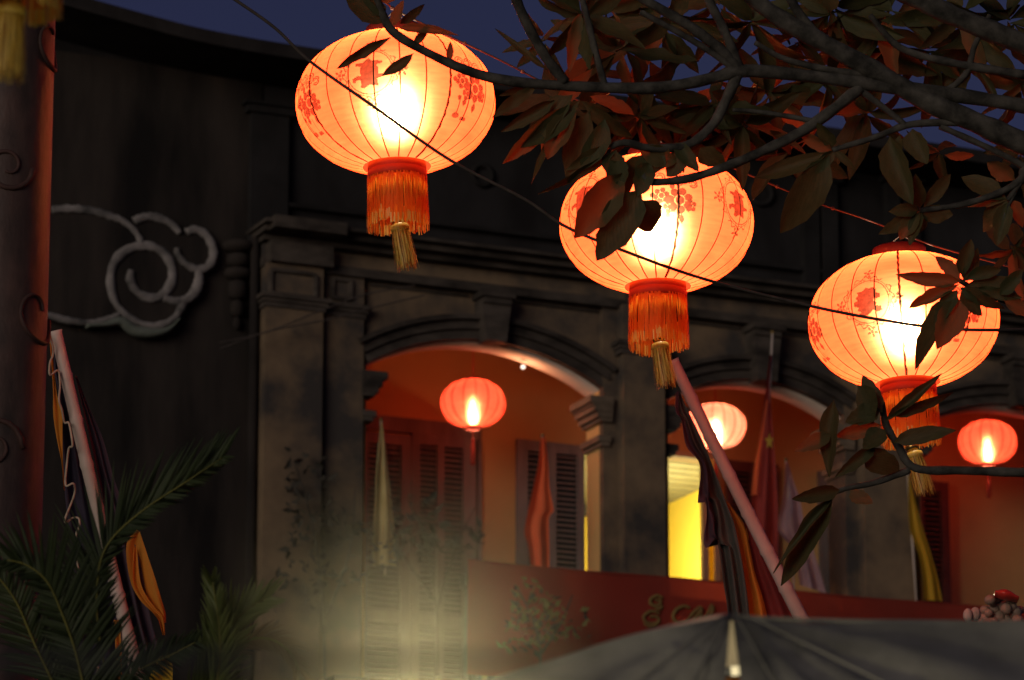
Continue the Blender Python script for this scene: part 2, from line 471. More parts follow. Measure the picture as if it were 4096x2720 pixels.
for a in ARCH:
    N = 28
    mb = MB()
    pts = [arc_v(a, i / N) for i in range(N + 1)]
    for (x0, z0), (x1, z1) in zip(pts, pts[1:]):
        mb.add([(x0, 0, z0), (x1, 0, z1), (x1, 0, vE0), (x0, 0, vE0), (x0, DEP, z0), (x1, DEP, z1), (x1, DEP, vE0), (x0, DEP, vE0)],
               [(0, 1, 2, 3), (7, 6, 5, 4), (0, 4, 5, 1)])
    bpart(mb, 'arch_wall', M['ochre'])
    mb = MB()                                            # pale limewashed underside
    lo = [arc_v(a, i / N, -.012) for i in range(N + 1)]; hi = [arc_v(a, i / N, -.002) for i in range(N + 1)]
    for i in range(N):
        mb.add([(lo[i][0], .02, lo[i][1]), (lo[i + 1][0], .02, lo[i + 1][1]), (lo[i + 1][0], DEP - .01, lo[i + 1][1]), (lo[i][0], DEP - .01, lo[i][1]),
                (hi[i][0], .02, hi[i][1]), (hi[i + 1][0], .02, hi[i + 1][1])], [(0, 1, 2, 3), (0, 4, 5, 1)])
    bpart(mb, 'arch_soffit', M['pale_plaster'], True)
    for o0, o1, w, nm in ((.0, .075, .045, 'archivolt'), (.078, .10, .075, 'archivolt'), (.103, .15, .055, 'archivolt'), (.155, .195, .10, 'archivolt')):
        mb = MB()
        for i in range(N):
            q = [arc_v(a, i / N, o0), arc_v(a, (i + 1) / N, o0), arc_v(a, (i + 1) / N, o1), arc_v(a, i / N, o1)]
            mb.add([(x, -w, z) for x, z in q] + [(x, .01, z) for x, z in q], [(0, 1, 2, 3), (0, 4, 5, 1), (2, 6, 7, 3)])
        bpart(mb, nm, M['grey_plaster'])
    # keystone
    um = (a[0] + a[1]) / 2 + .03
    zb = a[2] + a[3] - .03; zt = vE0 - .012
    mb = MB(); mb.prism([(um - .085, zb), (um + .085, zb), (um + .125, zt - .10), (um - .125, zt - .10)], -.17, .0)
    k = bpart(mb, 'keystone', M['grey_plaster'])
    mb = MB(); mb.box(um - .145, um + .145, -.22, 0, zt - .05, zt); mb.box(um - .12, um + .12, -.195, 0, zt - .098, zt - .052)
    bpart(mb, 'keystone_cap', M['grey_plaster'], parent=k)
    # a plain panel of plaster either side, framed by a thin raised line
    for sgn in (-1, 1):
        mb = MB()
        xa = um + sgn * .18; xb = (a[1] if sgn > 0 else a[0]) - sgn * .03
        mb.box(min(xa, xb), max(xa, xb), -.018, .0, vE0 - .035, vE0 - .012)
        bpart(mb, 'spandrel_moulding', M['grey_plaster'])

# piers: (left px, right px, out)
def pier(xl, xr, w, name, ztop=None, mat='ochre', z0=0):
    mb = MB(); mb.box(fu(xl, 1700, w), fu(xr, 1700, w), -w, DEP - .004, z0, ztop or vE0)
    return bpart(mb, name, M[mat])
p0 = pier(1058, 1288, .14, 'pier', vE0 + .02)
p0b = pier(1296, 1452, .06, 'pilaster')
p1s = pier(2412, 2474, .05, 'pilaster')
p1 = pier(2496, 2660, .16, 'pier', vE0 + .02)
p2s = pier(3378, 3434, .05, 'pilaster')
p2 = pier(3452, 3650, .16, 'pier', vE0 + .02)
mb = MB(); mb.box(fu(2474), fu(2662), 0, DEP - .003, 0, vE0); bpart(mb, 'wall', M['ochre'])
mb = MB(); mb.box(fu(3434), fu(3655), 0, DEP - .003, 0, vE0); bpart(mb, 'wall', M['ochre'])
# limewashed jambs and the capitals the arches spring from
for i, a in enumerate(ARCH):
    for side in (0, 1):
        if i == 2 and side: continue
        s = 1 if side == 0 else -1                       # into the opening
        x = a[side]
        mb = MB(); mb.box(min(x, x + s * .012), max(x, x + s * .012), .015, DEP - .012, v_floor, a[2] - .012)
        bpart(mb, 'jamb', M['ochre_in'])
        z = a[2] - .085
        mb = MB()
        for k, (h, out) in enumerate(((.055, .145), (.02, .12), (.045, .105), (.05, .075), (.03, .045))):
            mb.box(min(x - s * .06, x + s * out), max(x - s * .06, x + s * out), -.075 - out * .25, DEP + .02 - k * .003, z - h, z)
            z -= h
        bpart(mb, 'capital', M['capital'] if side else M['grey_plaster'])  # light and shade by colour: lit tone right, dark plaster left
        z = a[2] - .40
        mb = MB(); mb.box(min(x - s * .05, x + s * .06), max(x - s * .05, x + s * .06), -.085, DEP + .006, z - .05, z); mb.box(min(x - s * .04, x + s * .035), max(x - s * .04, x + s * .035), -.078, DEP + .003, z - .085, z - .052)
        bpart(mb, 'neck_moulding', M['capital'] if side else M['grey_plaster'])  # same painted lit and shaded sides as the capitals
# capitals of the piers
for xl, xr, yy, w in ((1058, 1288, 1205, .14), (1296, 1452, 1225, .06), (2490, 2664, 1395, .16), (3446, 3654, 1500, .16)):
    z = fv((xl + xr) / 2, yy)
    mb = MB()
    ua, ub = fu(xl, 1700, w), fu(xr, 1700, w)
    for h, o in ((.035, .05), (.03, .03), (.04, .015)):
        mb.box(ua - o, ub + o, -w - o, 0.01, z - h, z - .002); z -= h
    bpart(mb, 'pier_capital', M['grey_plaster'])
# framed panels at the heads of the two corner pilasters
for (x0, y0, x1, y1, w, rr) in ((1082, 1072, 1262, 1168, .14, .03), (1330, 1110, 1402, 1186, .06, .02)):
    a0 = fp(x0, y0 + 6, w); a1 = fp(x1, y1 + 8, w)
    zt, zb = a0.z, a0.z - (y1 - y0) / 500.
    pts = []
    for cx_, cz_, q in ((a1.x - rr, zt - rr, 0), (a0.x + rr, zt - rr, 1), (a0.x + rr, zb + rr, 2), (a1.x - rr, zb + rr, 3)):
        for k in range(4):
            t = math.pi / 2 * (q + k / 3)
            pts.append(Vector((cx_ + rr * math.cos(t), -w - .002, cz_ + rr * math.sin(t))))
    pts.append(pts[0])
    mb = MB(); mb.tube(pts, lambda t: (.022, .03), 6, flat=(0, 1, 0), cap=False)
    bpart(mb, 'panel_frame', M['grey_plaster'])
# entablature
for z0, z1, w in ((vE0, vE1, .10), (vE1 + .003, vE2, .06), (vE2 + .003, vE3, .16), (vE3 + .003, vE4, .26), (vE4 + .003, vE5, .34)):
    mb = MB(); mb.box(u_left - w * .3, uR, -w, DEP, z0 + .002, z1)
    bpart(mb, 'cornice' if w > .15 else 'frieze', M['grey_plaster'] if w > .09 else M['ochre'])
# the entablature breaks forward over the piers
for xl, xr in ((1058, 1288), (2496, 2660), (3452, 3650)):
    mb = MB(); mb.box(fu(xl, 1100) - .02, fu(xr, 1100) + .02, -.20, -.003, vE0 + .022, vE2 - .004); mb.box(fu(xl, 1100) - .06, fu(xr, 1100) + .06, -.38, -.005, vE3 + .006, vE5 + .02)
    bpart(mb, 'cornice_break', M['grey_plaster'])
# attic storey behind the cornice, and the roof above it
eave_px = [(-2600, -1000), (-1200, -560), (-260, -230), (0, -125), (200, -54), (384, 0), (625, 67), (803, 112), (1009, 152), (1200, 183), (1700, 260), (2300, 352), (3000, 459), (3730, 570), (3960, 605), (4500, 688)]
eave = crom([fp(x, y, .62) for x, y in eave_px], 4)
mb = MB()
rows0, rows1 = [], []
for p in eave:
    rows0.append((p.x, .12, vE5 - .25)); rows1.append((p.x, .12, p.z - .102))
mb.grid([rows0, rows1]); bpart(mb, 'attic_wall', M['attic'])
mb = MB()
sec = [(-.62, 0.0), (-.62, -.11), (-.50, -.10), (.3, -.10), (4.2, -.10), (4.2, .45), (-.5, .02)]
mb.grid([[(p.x, y, p.z + z) for p in eave] for y, z in sec + sec[:1]])
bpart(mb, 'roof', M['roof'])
for x0, x1 in ((1010, 1160), (2330, 2400), (2420, 2490), (3225, 3285), (3300, 3360), (3560, 3610), (3640, 3690)):
    ua, ub = fu(x0, 800), fu(x1, 800)
    zt = fv((x0 + x1) / 2, (425 if x0 < 1500 else 700 if x0 > 3000 else 600), -.1)
    mb = MB(); mb.box(ua, ub, .04, .13, vE5 - .1, zt - .09); mb.box(ua - .04, ub + .04, .01, .13, zt - .088, zt - .03); mb.box(ua - .07, ub + .07, -.02, .13, zt - .028, zt)
    bpart(mb, 'attic_pilaster', M['attic_grey'])
for xx, yy, rr in ((1930, 700, .085), (3045, 770, .10)):
    c = fp(xx, yy, -.1)
    mb = MB(); mb.tube([c + Vector((rr * math.cos(2 * math.pi * k / 24), 0, rr * math.sin(2 * math.pi * k / 24))) for k in range(25)], .022, 6, cap=False)
    bpart(mb, 'roundel', M['attic_grey'], True)
for y0, d0 in ((930, .05), (860, .03)):
    mb = MB(); z = fv(1453, y0, -.1); mb.box(u_left, uR, .08 - d0, .14, z - .02, z + .015); bpart(mb, 'attic_string_course', M['attic_grey'])

# veranda inside: floor, ceiling, back wall with openings, rooms
u_in0 = fu(1300); zc = fv(1900, 1300, -.5) + .28
mb = MB(); mb.box(u_in0, uR, DEP, BACK + 3.4, zc, zc + .1); bpart(mb, 'veranda_ceiling', M['ochre_in'])
mb = MB(); mb.box(u_in0, uR, -.25, BACK + 3.4, v_floor - .25, v_floor); bpart(mb, 'veranda_floor', M['grey_plaster'])
mb = MB(); mb.box(u_in0 - .05, u_in0, DEP + .004, BACK, v_floor, zc); bpart(mb, 'end_wall', M['ochre_in'])
def bu(px, py=1950): return fu(px, py, -BACK)
def bv(px, py): return fv(px, py, -BACK)
OPEN = [(bu(2318), bu(2400), bv(2340, 1795)), (bu(2660), bu(2872), bv(2760, 1834))]
cur = u_in0
segs = []
for o0, o1, zt in OPEN:
    segs.append((cur, o0)); cur = o1
segs.append((cur, uR))
for s0, s1 in segs:
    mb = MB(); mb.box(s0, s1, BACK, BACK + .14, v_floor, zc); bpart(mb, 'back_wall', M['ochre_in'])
for o0, o1, zt in OPEN:
    mb = MB(); mb.box(o0, o1, BACK, BACK + .14, zt, zc); bpart(mb, 'back_wall', M['ochre_in'])
# lit room
r0, r1 = bu(2210), bu(3120)
rz = bv(2750, 1842) + .16
mb = MB(); mb.box(r0, r1, BACK + 2.6, BACK + 2.7, v_floor, rz); mb.box(r0 - .1, r0, BACK + .145, BACK + 2.7, v_floor, rz); mb.box(r1, r1 + .1, BACK + .145, BACK + 2.7, v_floor, rz)
room = bpart(mb, 'room_wall', M['room_yellow'])
mb = MB(); mb.box(r0 + .005, r1 - .005, BACK + 2.56, BACK + 2.598, v_floor, bv(2750, 2270) + .02); bpart(mb, 'room_dado', M['room_white'], parent=room)
for k in range(14):
    y = BACK + .15 + k * .19
    mb = MB(); mb.box(r0, r1, y, y + .158, rz + .002, rz + .03); bpart(mb, 'ceiling_plank', M['plank'], parent=room)
mb = MB(); mb.box(r0, r1, BACK + .15, BACK + 2.7, rz + .04, rz + .07); bpart(mb, 'plank_gap_shade', M['beam'], parent=room)  # dark sheet added above the planks so their gaps read as shade
mb = MB(); mb.box(r0 + .006, r1 - .006, BACK + 2.46, BACK + 2.555, rz - .10, rz - .002); bpart(mb, 'beam', M['beam'], parent=room)
tc = (bu(2700, 1880) + .02, BACK + 1.0, rz - .05)
mb = MB(); mb.tube([(tc[0] - .02, tc[1], tc[2]), (tc[0] + .06, tc[1] + .5, tc[2])], .018, 8); bpart(mb, 'ceiling_lamp', M['tube'], parent=room)
point('room_lamp', FM @ Vector((tc[0] + .35, tc[1] + .1, rz - .75)), 85, (1.0, .90, .58), .12, bld)
# door frame and leaf of the lit doorway
mb = MB(); mb.box(OPEN[1][0], OPEN[1][1], BACK - .03, BACK - .003, OPEN[1][2] + .002, OPEN[1][2] + .05); bpart(mb, 'door_lintel', M['cream'])
for x0, x1, m_, y0 in ((2798, 2822, 'cream', -.05), (2823, 2846, 'yellow', -.03), (2847, 2870, 'cream', -.05)):
    mb = MB(); mb.box(bu(x0), bu(x1), BACK + y0, BACK - .004 + (.002 if m_ == 'yellow' else 0), v_floor, OPEN[1][2]); bpart(mb, 'door_stile', M[m_])

slat_me = {}
def shutter(x0, x1, ytop, cols, mat='shutter', w=-BACK + .06, v1=None, ang=35):
    """a louvred leaf; cols are the px ranges of its columns of slats"""
    ua, ub = fu(x0, 1950, w), fu(x1, 1950, w)
    z1 = fv((x0 + x1) / 2, ytop, w); z0 = v_floor + .03
    mb = MB(); y0, y1 = -w - .02, -w + .02
    edges = [x0] + [e for c in cols for e in c] + [x1]
    for a_, b_ in zip(edges[0::2], edges[1::2]):
        mb.box(fu(a_, 1950, w), fu(b_, 1950, w), y0, y1, z0, z1)
    rails = [(z1 - .09, z1), (z0, z0 + .12), (z0 + .78, z0 + .88)]
    for a_, b_ in cols:
        for q0, q1 in rails:
            mb.box(fu(a_, 1950, w) + .0006, fu(b_, 1950, w) - .0006, y0 + .002, y1 - .002, q0, q1 - .001)
    leaf = bpart(mb, 'shutter', M[mat])
    for a_, b_ in cols:
        mb = MB(); mb.box(fu(a_, 1950, w), fu(b_, 1950, w), y1 + .001, y1 + .006, z0 + .02, z1 - .02); bpart(mb, 'slat_gap_shade', M['iron'], parent=leaf)  # dark sheet added behind the slats as shade in the gaps
    for a_, b_ in cols:
        wd = fu(b_, 1950, w) - fu(a_, 1950, w) - .004
        key = mat
        if key not in slat_me:
            q = MB(); q.box(-.5, .5, -.019, .019, -.003, .003); slat_me[key] = q.mesh('slat', M[mat])
        for lo_, hi_ in ((rails[2][1], rails[0][0]), (rails[1][1], rails[2][0])):
            n = max(1, int((hi_ - lo_) / .044))
            for i in range(n):
                zc_ = lo_ + (i + .5) * (hi_ - lo_) / n
                inst(slat_me[key], 'slat', leaf, FM @ Matrix.Translation((fu((a_ + b_) / 2, 1950, w), -w, zc_)) @ Matrix.Rotation(R(ang), 4, 'X') @ Matrix.Diagonal((wd, 1, 1, 1)))
    return leaf
shutter(1452, 1640, 1735, [(1470, 1602)])
shutter(1644, 1900, 1745, [(1676, 1746), (1774, 1850)])
mb = MB(); mb.box(bu(1440), bu(1916), BACK - .05, BACK - .003, bv(1680, 1742), bv(1680, 1683)); bpart(mb, 'door_lintel', M['shutter'])
mb = MB(); mb.box(bu(1903), bu(1918), BACK - .05, BACK - .003, v_floor, bv(1680, 1744)); bpart(mb, 'door_post', M['shutter'])
shutter(2066, 2335, 1770, [(2108, 2172), (2222, 2308)], w=-BACK + .16)
shutter(2905, 3110, 1850, [(2922, 3000), (3020, 3094)], mat='shutter_red')
shutter(3668, 3790, 1925, [(3690, 3760)], mat='shutter_red')
mb = MB(); mb.box(bu(3268), bu(3302), BACK - .05, BACK - .003, v_floor, bv(3290, 1890)); bpart(mb, 'door_post', M['shutter'])
mb = MB()
rows = []
for k in range(13):
    s = k / 12; rows.append(s)
mb.grid([[(bu(3306) + (bu(3400) - bu(3306)) * s, BACK - .10 + .03 * math.sin(s * 19), z) for s in rows] for z in (v_floor + .02, bv(3350, 1900))])
bpart(mb, 'curtain', M['cream'], True)
# balustrade wall behind the banner
for i, (x0, x1) in enumerate(((1880, 2410), (2664, 3372), (3656, 4300))):
    z = fv(1880, 2252, 0) - .06
    mb = MB(); mb.box(fu(x0), fu(x1), .08, .2, z - .10, z); bpart(mb, 'balcony_rail', M['grey_plaster'])
    mb = MB()
    n = max(3, int((fu(x1) - fu(x0)) / .16))
    for k in range(n):
        u = fu(x0) + (k + .5) * (fu(x1) - fu(x0)) / n
        bal = MB(); bal.lathe([(.03, 0), (.03, .05), (.022, .1), (.045, .35), (.022, .62), (.03, .68), (.03, z - .10 - v_floor)], 10)
        if k == 0: bal_me = bal.mesh('baluster', M['grey_plaster'], True)
        inst(bal_me, 'baluster', bld, FM @ Matrix.Translation((u, .14, v_floor)))
# lower storey wall under the balcony
mb = MB(); mb.box(fu(1290), uR, .02, DEP - .02, 0, v_floor - .25); bpart(mb, 'ground_floor_wall', M['ochre'])
# bulb on the arch soffit
b = MB(); q = arc_v(ARCH[0], .72, -.06); b.sphere((q[0] - .03, .20, q[1]), .018, 10, 8); bpart(b, 'soffit_bulb', M['spot'], True)
point('soffit_bulb_light', FM @ Vector((q[0] - .03, .22, q[1] - .10)), 3.6, (1.0, .40, .19), .02, bld)
# corner strip left of the building: a rain pipe with a carved bracket
mb = MB(); c = fp(1012, 1500, .02); mb.tube([(c.x, c.y, 0), (c.x, c.y, vE3)], .035, 10); bpart(mb, 'rain_pipe', M['dark_wall'], True)

# ------------------------------------------------------------------ dark gable wall with the cloud scroll
gw = empty('gable_wall', FM, 'tall dark wall with a pale cloud scroll relief, left of the arches', 'wall')
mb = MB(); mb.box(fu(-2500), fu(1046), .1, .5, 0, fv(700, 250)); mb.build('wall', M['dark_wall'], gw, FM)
mb = MB(); c = fp(950, 1100, -.05)
for k, (h, wd) in enumerate(((.10, .12), (.12, .085), (.10, .10), (.16, .07), (.14, .05), (.10, .03))):
    mb.lathe([(.01, 0), (wd, .02), (wd * 1.1, h * .5), (wd, h - .02), (.01, h)], 12, (c.x, c.y, c.z + .28 - sum((.10, .12, .10, .16, .14, .10)[:k + 1])))
mb.build('carved_bracket', M['dark_wall'], gw, FM, True)
K = .893
SW = -.02
def sc_pts(l): return [fp(x * K, y * K, SW) for x, y in l]
bands = [
    ([(230, 940), (305, 935), (380, 940), (440, 950), (500, 970), (550, 990), (600, 1030), (635, 1085)], 15),
    ([(600, 990), (660, 970), (720, 980), (770, 1005), (805, 1045)], 16),
    ([(835, 1040), (875, 1028), (920, 1050), (950, 1100), (955, 1150), (930, 1195), (880, 1205), (830, 1180), (797, 1140), (793, 1112)], 16),
    ([(888, 1212), (892, 1250), (875, 1305), (835, 1342), (785, 1350), (732, 1332)], 18),
    ([(590, 1212), (583, 1245), (600, 1290), (640, 1325), (690, 1335), (738, 1312), (768, 1262), (770, 1200), (745, 1145), (700, 1112), (650, 1100), (590, 1110), (540, 1140), (505, 1190), (495, 1260), (510, 1340), (550, 1400), (610, 1440), (680, 1460), (740, 1450), (790, 1415), (822, 1355)], 17),
    ([(170, 1402), (230, 1416), (300, 1435), (400, 1446), (480, 1430), (535, 1408)], 13),
]
for pts_, wd in bands:
    q = crom(sc_pts(pts_), 5)
    ww = wd / 500 * K * 1.3
    mb = MB(); mb.tube(q, lambda t, ww=ww: (ww * (0.75 + .25 * math.sin(math.pi * min(1, t * 1.1 + .1)) + .10 * math.sin(t * 61 + ww * 900) + .06 * math.sin(t * 143)), .022), 8, flat=(0, 1, 0))
    mb.build('scroll_band', M['scroll'], gw, FM, True)
# body of the cloud: a thick plaster slab with lobes
mb = MB()
body = [(150, 950), (305, 945), (450, 965), (560, 1000), (640, 985), (720, 990), (800, 1050), (860, 1040), (930, 1070), (948, 1130), (920, 1190), (885, 1230), (860, 1310), (820, 1350), (790, 1410), (720, 1450), (620, 1440), (545, 1415), (400, 1440), (300, 1430), (150, 1400)]
poly = [(fp(x * K, y * K, SW).x, fp(x * K, y * K, SW).z) for x, y in body]
mb.prism(poly, .025, .11); mb.build('cloud_slab', M['dark_wall'], gw, FM)
mb = MB(); low = crom([fp(x * K, y * K, SW) for x, y in ((385, 1462), (470, 1455), (540, 1440), (600, 1480), (680, 1492), (750, 1478), (800, 1430))], 5)
mb.tube(low, lambda t: (.045 * math.sin(math.pi * max(.12, min(.93, t))), .05), 8, flat=(0, 1, 0)); mb.build('scroll_underside', M['scroll_under'], gw, FM, True)

# thin cables strung across the corner pier
for i, pts_ in enumerate((((880, 1370), (1060, 1330), (1290, 1240), (1460, 1178), (1660, 1140)), ((880, 1395), (1075, 1325), (1300, 1280), (1460, 1238), (1700, 1180)))):
    mb = MB(); mb.tube(crom([PW(x, y, .30) for x, y in pts_], 5), .006, 6)
    tag(mb.build('facade_cable', M['rope'], None), ('upper' if i == 0 else 'lower') + ' of two thin black cables crossing the corner pier', 'cable', 'facade cables')

# ------------------------------------------------------------------ lanterns
def lantern_profile(Rr, b, zc_, n=20, p=2.12):
    out = []
    for i in range(n + 1):
        z = -zc_ + 2 * zc_ * i / n
        out.append((Rr * (1 - (abs(z) / b) ** p) ** (1 / p), z))
    return out

def surf_r(z, Rr, b, p=2.12): return Rr * max(0, 1 - (abs(z) / b) ** p) ** (1 / p)

NRIB = 24
RB, BB, ZB = .40, .282, .268
rb_prof = lantern_profile(RB, BB, ZB, 26)
# shared meshes of the big lanterns
_m = MB()
SUB = 4
seg = NRIB * SUB
vs_ = []
for r_, z in rb_prof:
    for k in range(seg):
        d = ((k % SUB) / SUB - .5) * 2 * math.pi / NRIB if k % SUB else math.pi / NRIB
        f = math.cos(math.pi / NRIB) / math.cos(d) if k % SUB else 1.0
        f = .4 + .6 * f
        a = 2 * math.pi * k / seg
        vs_.append((r_ * f * math.cos(a), r_ * f * math.sin(a), z))
_m.add(vs_, [(i * seg + k, i * seg + (k + 1) % seg, (i + 1) * seg + (k + 1) % seg, (i + 1) * seg + k) for i in range(len(rb_prof) - 1) for k in range(seg)])
ME_shell = _m.mesh('shell', M['lan_shell'], True)
ME_shell_off = _m.mesh('shell', M['yellow'], True)
def rib_mesh(r, mat, wob=0):
    q = MB(); pts = []
    n = 40
    prof = lantern_profile(RB, BB, ZB, n)
    for i, (a, z) in enumerate(prof):
        pts.append((a + .003, wob * math.sin(i * 2.3), z))
    q.tube(pts, lambda t: (r * (1 + (.25 * math.sin(t * 90) if wob else 0)), .0012), 4, flat=(1, 0, 0))
    return q.mesh('rib', mat, True)
ME_rib = rib_mesh(.0028, M['lan_rib'])
ME_ribt = rib_mesh(.0048, M['lan_rib_thick'], .0016)
_m = MB(); _m.lathe([(.112, -.245), (.117, -.262), (.118, -.285), (.116, -.288), (.119, -.291), (.119, -.318), (.114, -.325), (.108, -.322), (.108, -.25)], 40)
ME_collar = _m.mesh('collar', M['lan_collar'], True)
_m = MB(); _m.lathe([(.098, -.325), (.100, -.33), (.101, -.40), (.099, -.402), (.098, -.33)], 32)
ME_inner = _m.mesh('inner_ring', M['lan_dark'], True)
_m = MB(); _m.lathe([(.108, .25), (.112, .262), (.113, .312), (.108, .318), (.100, .312), (.100, .262)], 40)
ME_cap = _m.mesh('top_cap', M['lan_dark'], True)

def fringe_mesh(seed, r=.118, z0=-.318, z1=-.535, n=320, gold=.35):
    rnd = random.Random(seed)
    q = MB()
    clump = [rnd.random() for _ in range(14)]
    for k in range(n):
        a = 2 * math.pi * k / n + rnd.uniform(-.01, .01)
        c = int(k / n * 14)
        gap = abs((k / n * 14) % 1 - .5) * 2
        lean = (0.5 - (k / n * 14) % 1) * .035 * (.4 + clump[c])
        rr = r + rnd.uniform(-.008, .003)
        zl = z1 + rnd.uniform(-.006, .012) + clump[c] * .022 + (.03 if rnd.random() < .06 else 0)
        wdt = .0017 + rnd.random() * .0012
        seg_ = []
        for i in range(6):
            t = i / 5
            ang = a + lean * t ** 1.5 * 1.6
            ro = rr * (1 + .05 * t) + .002 * math.sin(t * 5 + k)
            seg_.append((ang, ro, z0 + (zl - z0) * t))
        isg = rnd.random() < gold
        for i in range(5):
            q.mi = 1 if (isg and i == 4) else 0
            vv = []
            for ang, ro, z in (seg_[i], seg_[i + 1]):
                for sgn in (-1, 1):
                    da = sgn * wdt / ro
                    vv.append((ro * math.cos(ang + da), ro * math.sin(ang + da), z))
            q.add(vv, [(0, 1, 3, 2)])
    return q.mesh('fringe', [M['fringe'], M['gold_thread']], True)

def tassel_parts(root, Mx, knob_c, tilt, L=.15, W=.038):
    """gold bead, knob and skirt of threads, hung from knob_c and leaning by tilt"""
    T = Mx @ Matrix.Translation(knob_c) @ Matrix.Rotation(tilt, 4, 'Y')
    q = MB(); q.sphere((0, 0, .048), .012, 12, 8); q.tube([(0, 0, .055), (0, 0, .20)], .0025, 6)
    q.build('bead', M['gold_bead'], root, T, True)
    q = MB(); q.lathe([(.004, .036), (.012, .034), (.026, .018), (.030, .002), (.028, -.012), (.02, -.018), (.004, -.02)], 20)
    q.build('knob', M['gold_bead'], root, T, True)
    q = MB(); q.lathe([(.02, -.018), (W * .92, -.026), (W, -.04), (W * .95, -.048), (W * .8, -.05)], 24)
    q.build('tassel_cap', M['gold_thread'], root, T, True)
    q = MB(); rnd = random.Random(int(L * 1e4))
    for k in range(190):
        a = 2 * math.pi * rnd.random(); rk = math.sqrt(rnd.random())
        r0 = W * .9 * (.5 + .5 * rk); r1 = W * (1.05 + .35 * rnd.random()) * (.45 + .55 * rk)
        zz = -.045 - L + rnd.uniform(-.02, .02)
        bow = rnd.uniform(-.006, .006); tw = rnd.uniform(-.25, .25); w_ = .0011
        q.mi = 1 if rnd.random() < .4 else 0
        for i in range(4):
            vv = []
            for t in (i / 4, (i + 1) / 4):
                rr_ = max(r0 + (r1 - r0) * t + bow * math.sin(math.pi * t), .003)
                an = a + tw * t
                for s in (-1, 1):
                    vv.append((rr_ * math.cos(an + s * w_ / rr_), rr_ * math.sin(an + s * w_ / rr_), -.042 + (zz + .042) * t))
            q.add(vv, [(0, 1, 3, 2)])
    q.build('tassel', [M['gold_thread'], M['gold_thread_dark']], root, T, True)

def lantern_hit(Mx, px, py):
    """where the line of sight through a pixel meets the lantern's shell: (azimuth, z)"""
    inv = Mx.inverted()
    o = inv @ CAM; d = (inv.to_3x3() @ ray(px, py)).normalized()
    t = -o.dot(d) - .8
    for _ in range(4000):
        p = o + d * t
        if abs(p.z) < BB and math.hypot(p.x, p.y) <= surf_r(p.z, RB, BB):
            return math.atan2(p.y, p.x), p.z
        t += .0004
        if t > -o.dot(d) + .8: return None
    return None

def decal(Mx, root, name, mat, az, z, half, fn, cell=.0032):
    """print: cells of the shell where fn(s, t) is true, lying 2 mm over the silk"""
    q = MB(); n = int(half / cell)
    zs = {}
    # heights at equal steps along the meridian
    zz = z
    up = [z]; dn = [z]
    for sgn, lst in ((1, up), (-1, dn)):
        zz = z
        for _ in range(n + 1):
            r1 = surf_r(zz, RB, BB); r2 = surf_r(max(-ZB, min(ZB, zz + sgn * .001)), RB, BB)
            ds = math.hypot(.001, r2 - r1)
            zz += sgn * .001 * cell / ds
            lst.append(zz)
    def pt(i, j):
        h = up[j] if j >= 0 else dn[-j]
        r0_ = surf_r(h, RB, BB)
        a = az + i * cell / max(surf_r(z, RB, BB), .05)
        return ((r0_ + .0022) * math.cos(a), (r0_ + .0022) * math.sin(a), h)
    for i in range(-n, n):
        for j in range(-n, n):
            if max(abs(up[j + 1] if j + 1 >= 0 else dn[-j - 1]), abs(up[j] if j >= 0 else dn[-j])) > ZB - .004: continue
            if fn((i + .5) * cell, (j + .5) * cell):
                q.add([pt(i, j), pt(i + 1, j), pt(i + 1, j + 1), pt(i, j + 1)], [(0, 1, 2, 3)])
    if q.v: return q.build(name, mat, root, Mx)

def in_poly(poly):
    def f(x, y):
        c = False
        n = len(poly)
        for i in range(n):
            x1, y1 = poly[i]; x2, y2 = poly[i - 1]
            if (y1 > y) != (y2 > y) and x < (x2 - x1) * (y - y1) / (y2 - y1) + x1: c = not c
        return c
    return f
S = .001
CH_A = in_poly([(x * S, y * S) for x, y in [(-58, 38), (-26, 40), (-14, 52), (-4, 58), (6, 46), (50, 42), (52, 32), (26, 26), (34, 16), (36, -14), (62, -12), (66, -22), (40, -28), (30, -32), (36, -62), (22, -58), (0, -54), (-24, -66), (-38, -62), (-34, -34), (-54, -32), (-60, -42), (-72, -38), (-70, -24), (-48, -14), (-36, -16), (-40, 10), (-36, 22), (-56, 26)]])
CH_B = in_poly([(x * S, y * S) for x, y in [(-46, 44), (-22, 46), (-4, 60), (8, 54), (26, 58), (40, 46), (36, 34), (54, 26), (56, 12), (38, 6), (28, 14), (26, -2), (40, -12), (30, -22), (58, -26), (60, -44), (40, -50), (22, -38), (10, -50), (-8, -58), (-26, -64), (-46, -60), (-52, -50), (-30, -42), (-48, -34), (-40, -20), (-60, -14), (-62, 2), (-44, 8), (-52, 20), (-40, 30)]])
def wreath(s, t):
    r_ = math.hypot(s, t); a = math.atan2(t, s)
    if .089 < r_ < .0935 or .098 < r_ < .1005: return True
    q = .108 + .007 * math.sin(a * 16) 
    if abs(r_ - q) < .0028 and abs(math.sin(a * 2)) < .96: return True
    for k in range(4):                                  # four small blossoms
        c = (math.cos(k * math.pi / 2) * .128, math.sin(k * math.pi / 2) * .128)
        u, v = s - c[0], t - c[1]; rr_ = math.hypot(u, v)
        if rr_ < .026 * (.62 + .38 * math.sin(5 * math.atan2(v, u) + k)) and not (.008 < rr_ < .011): return True
    return False
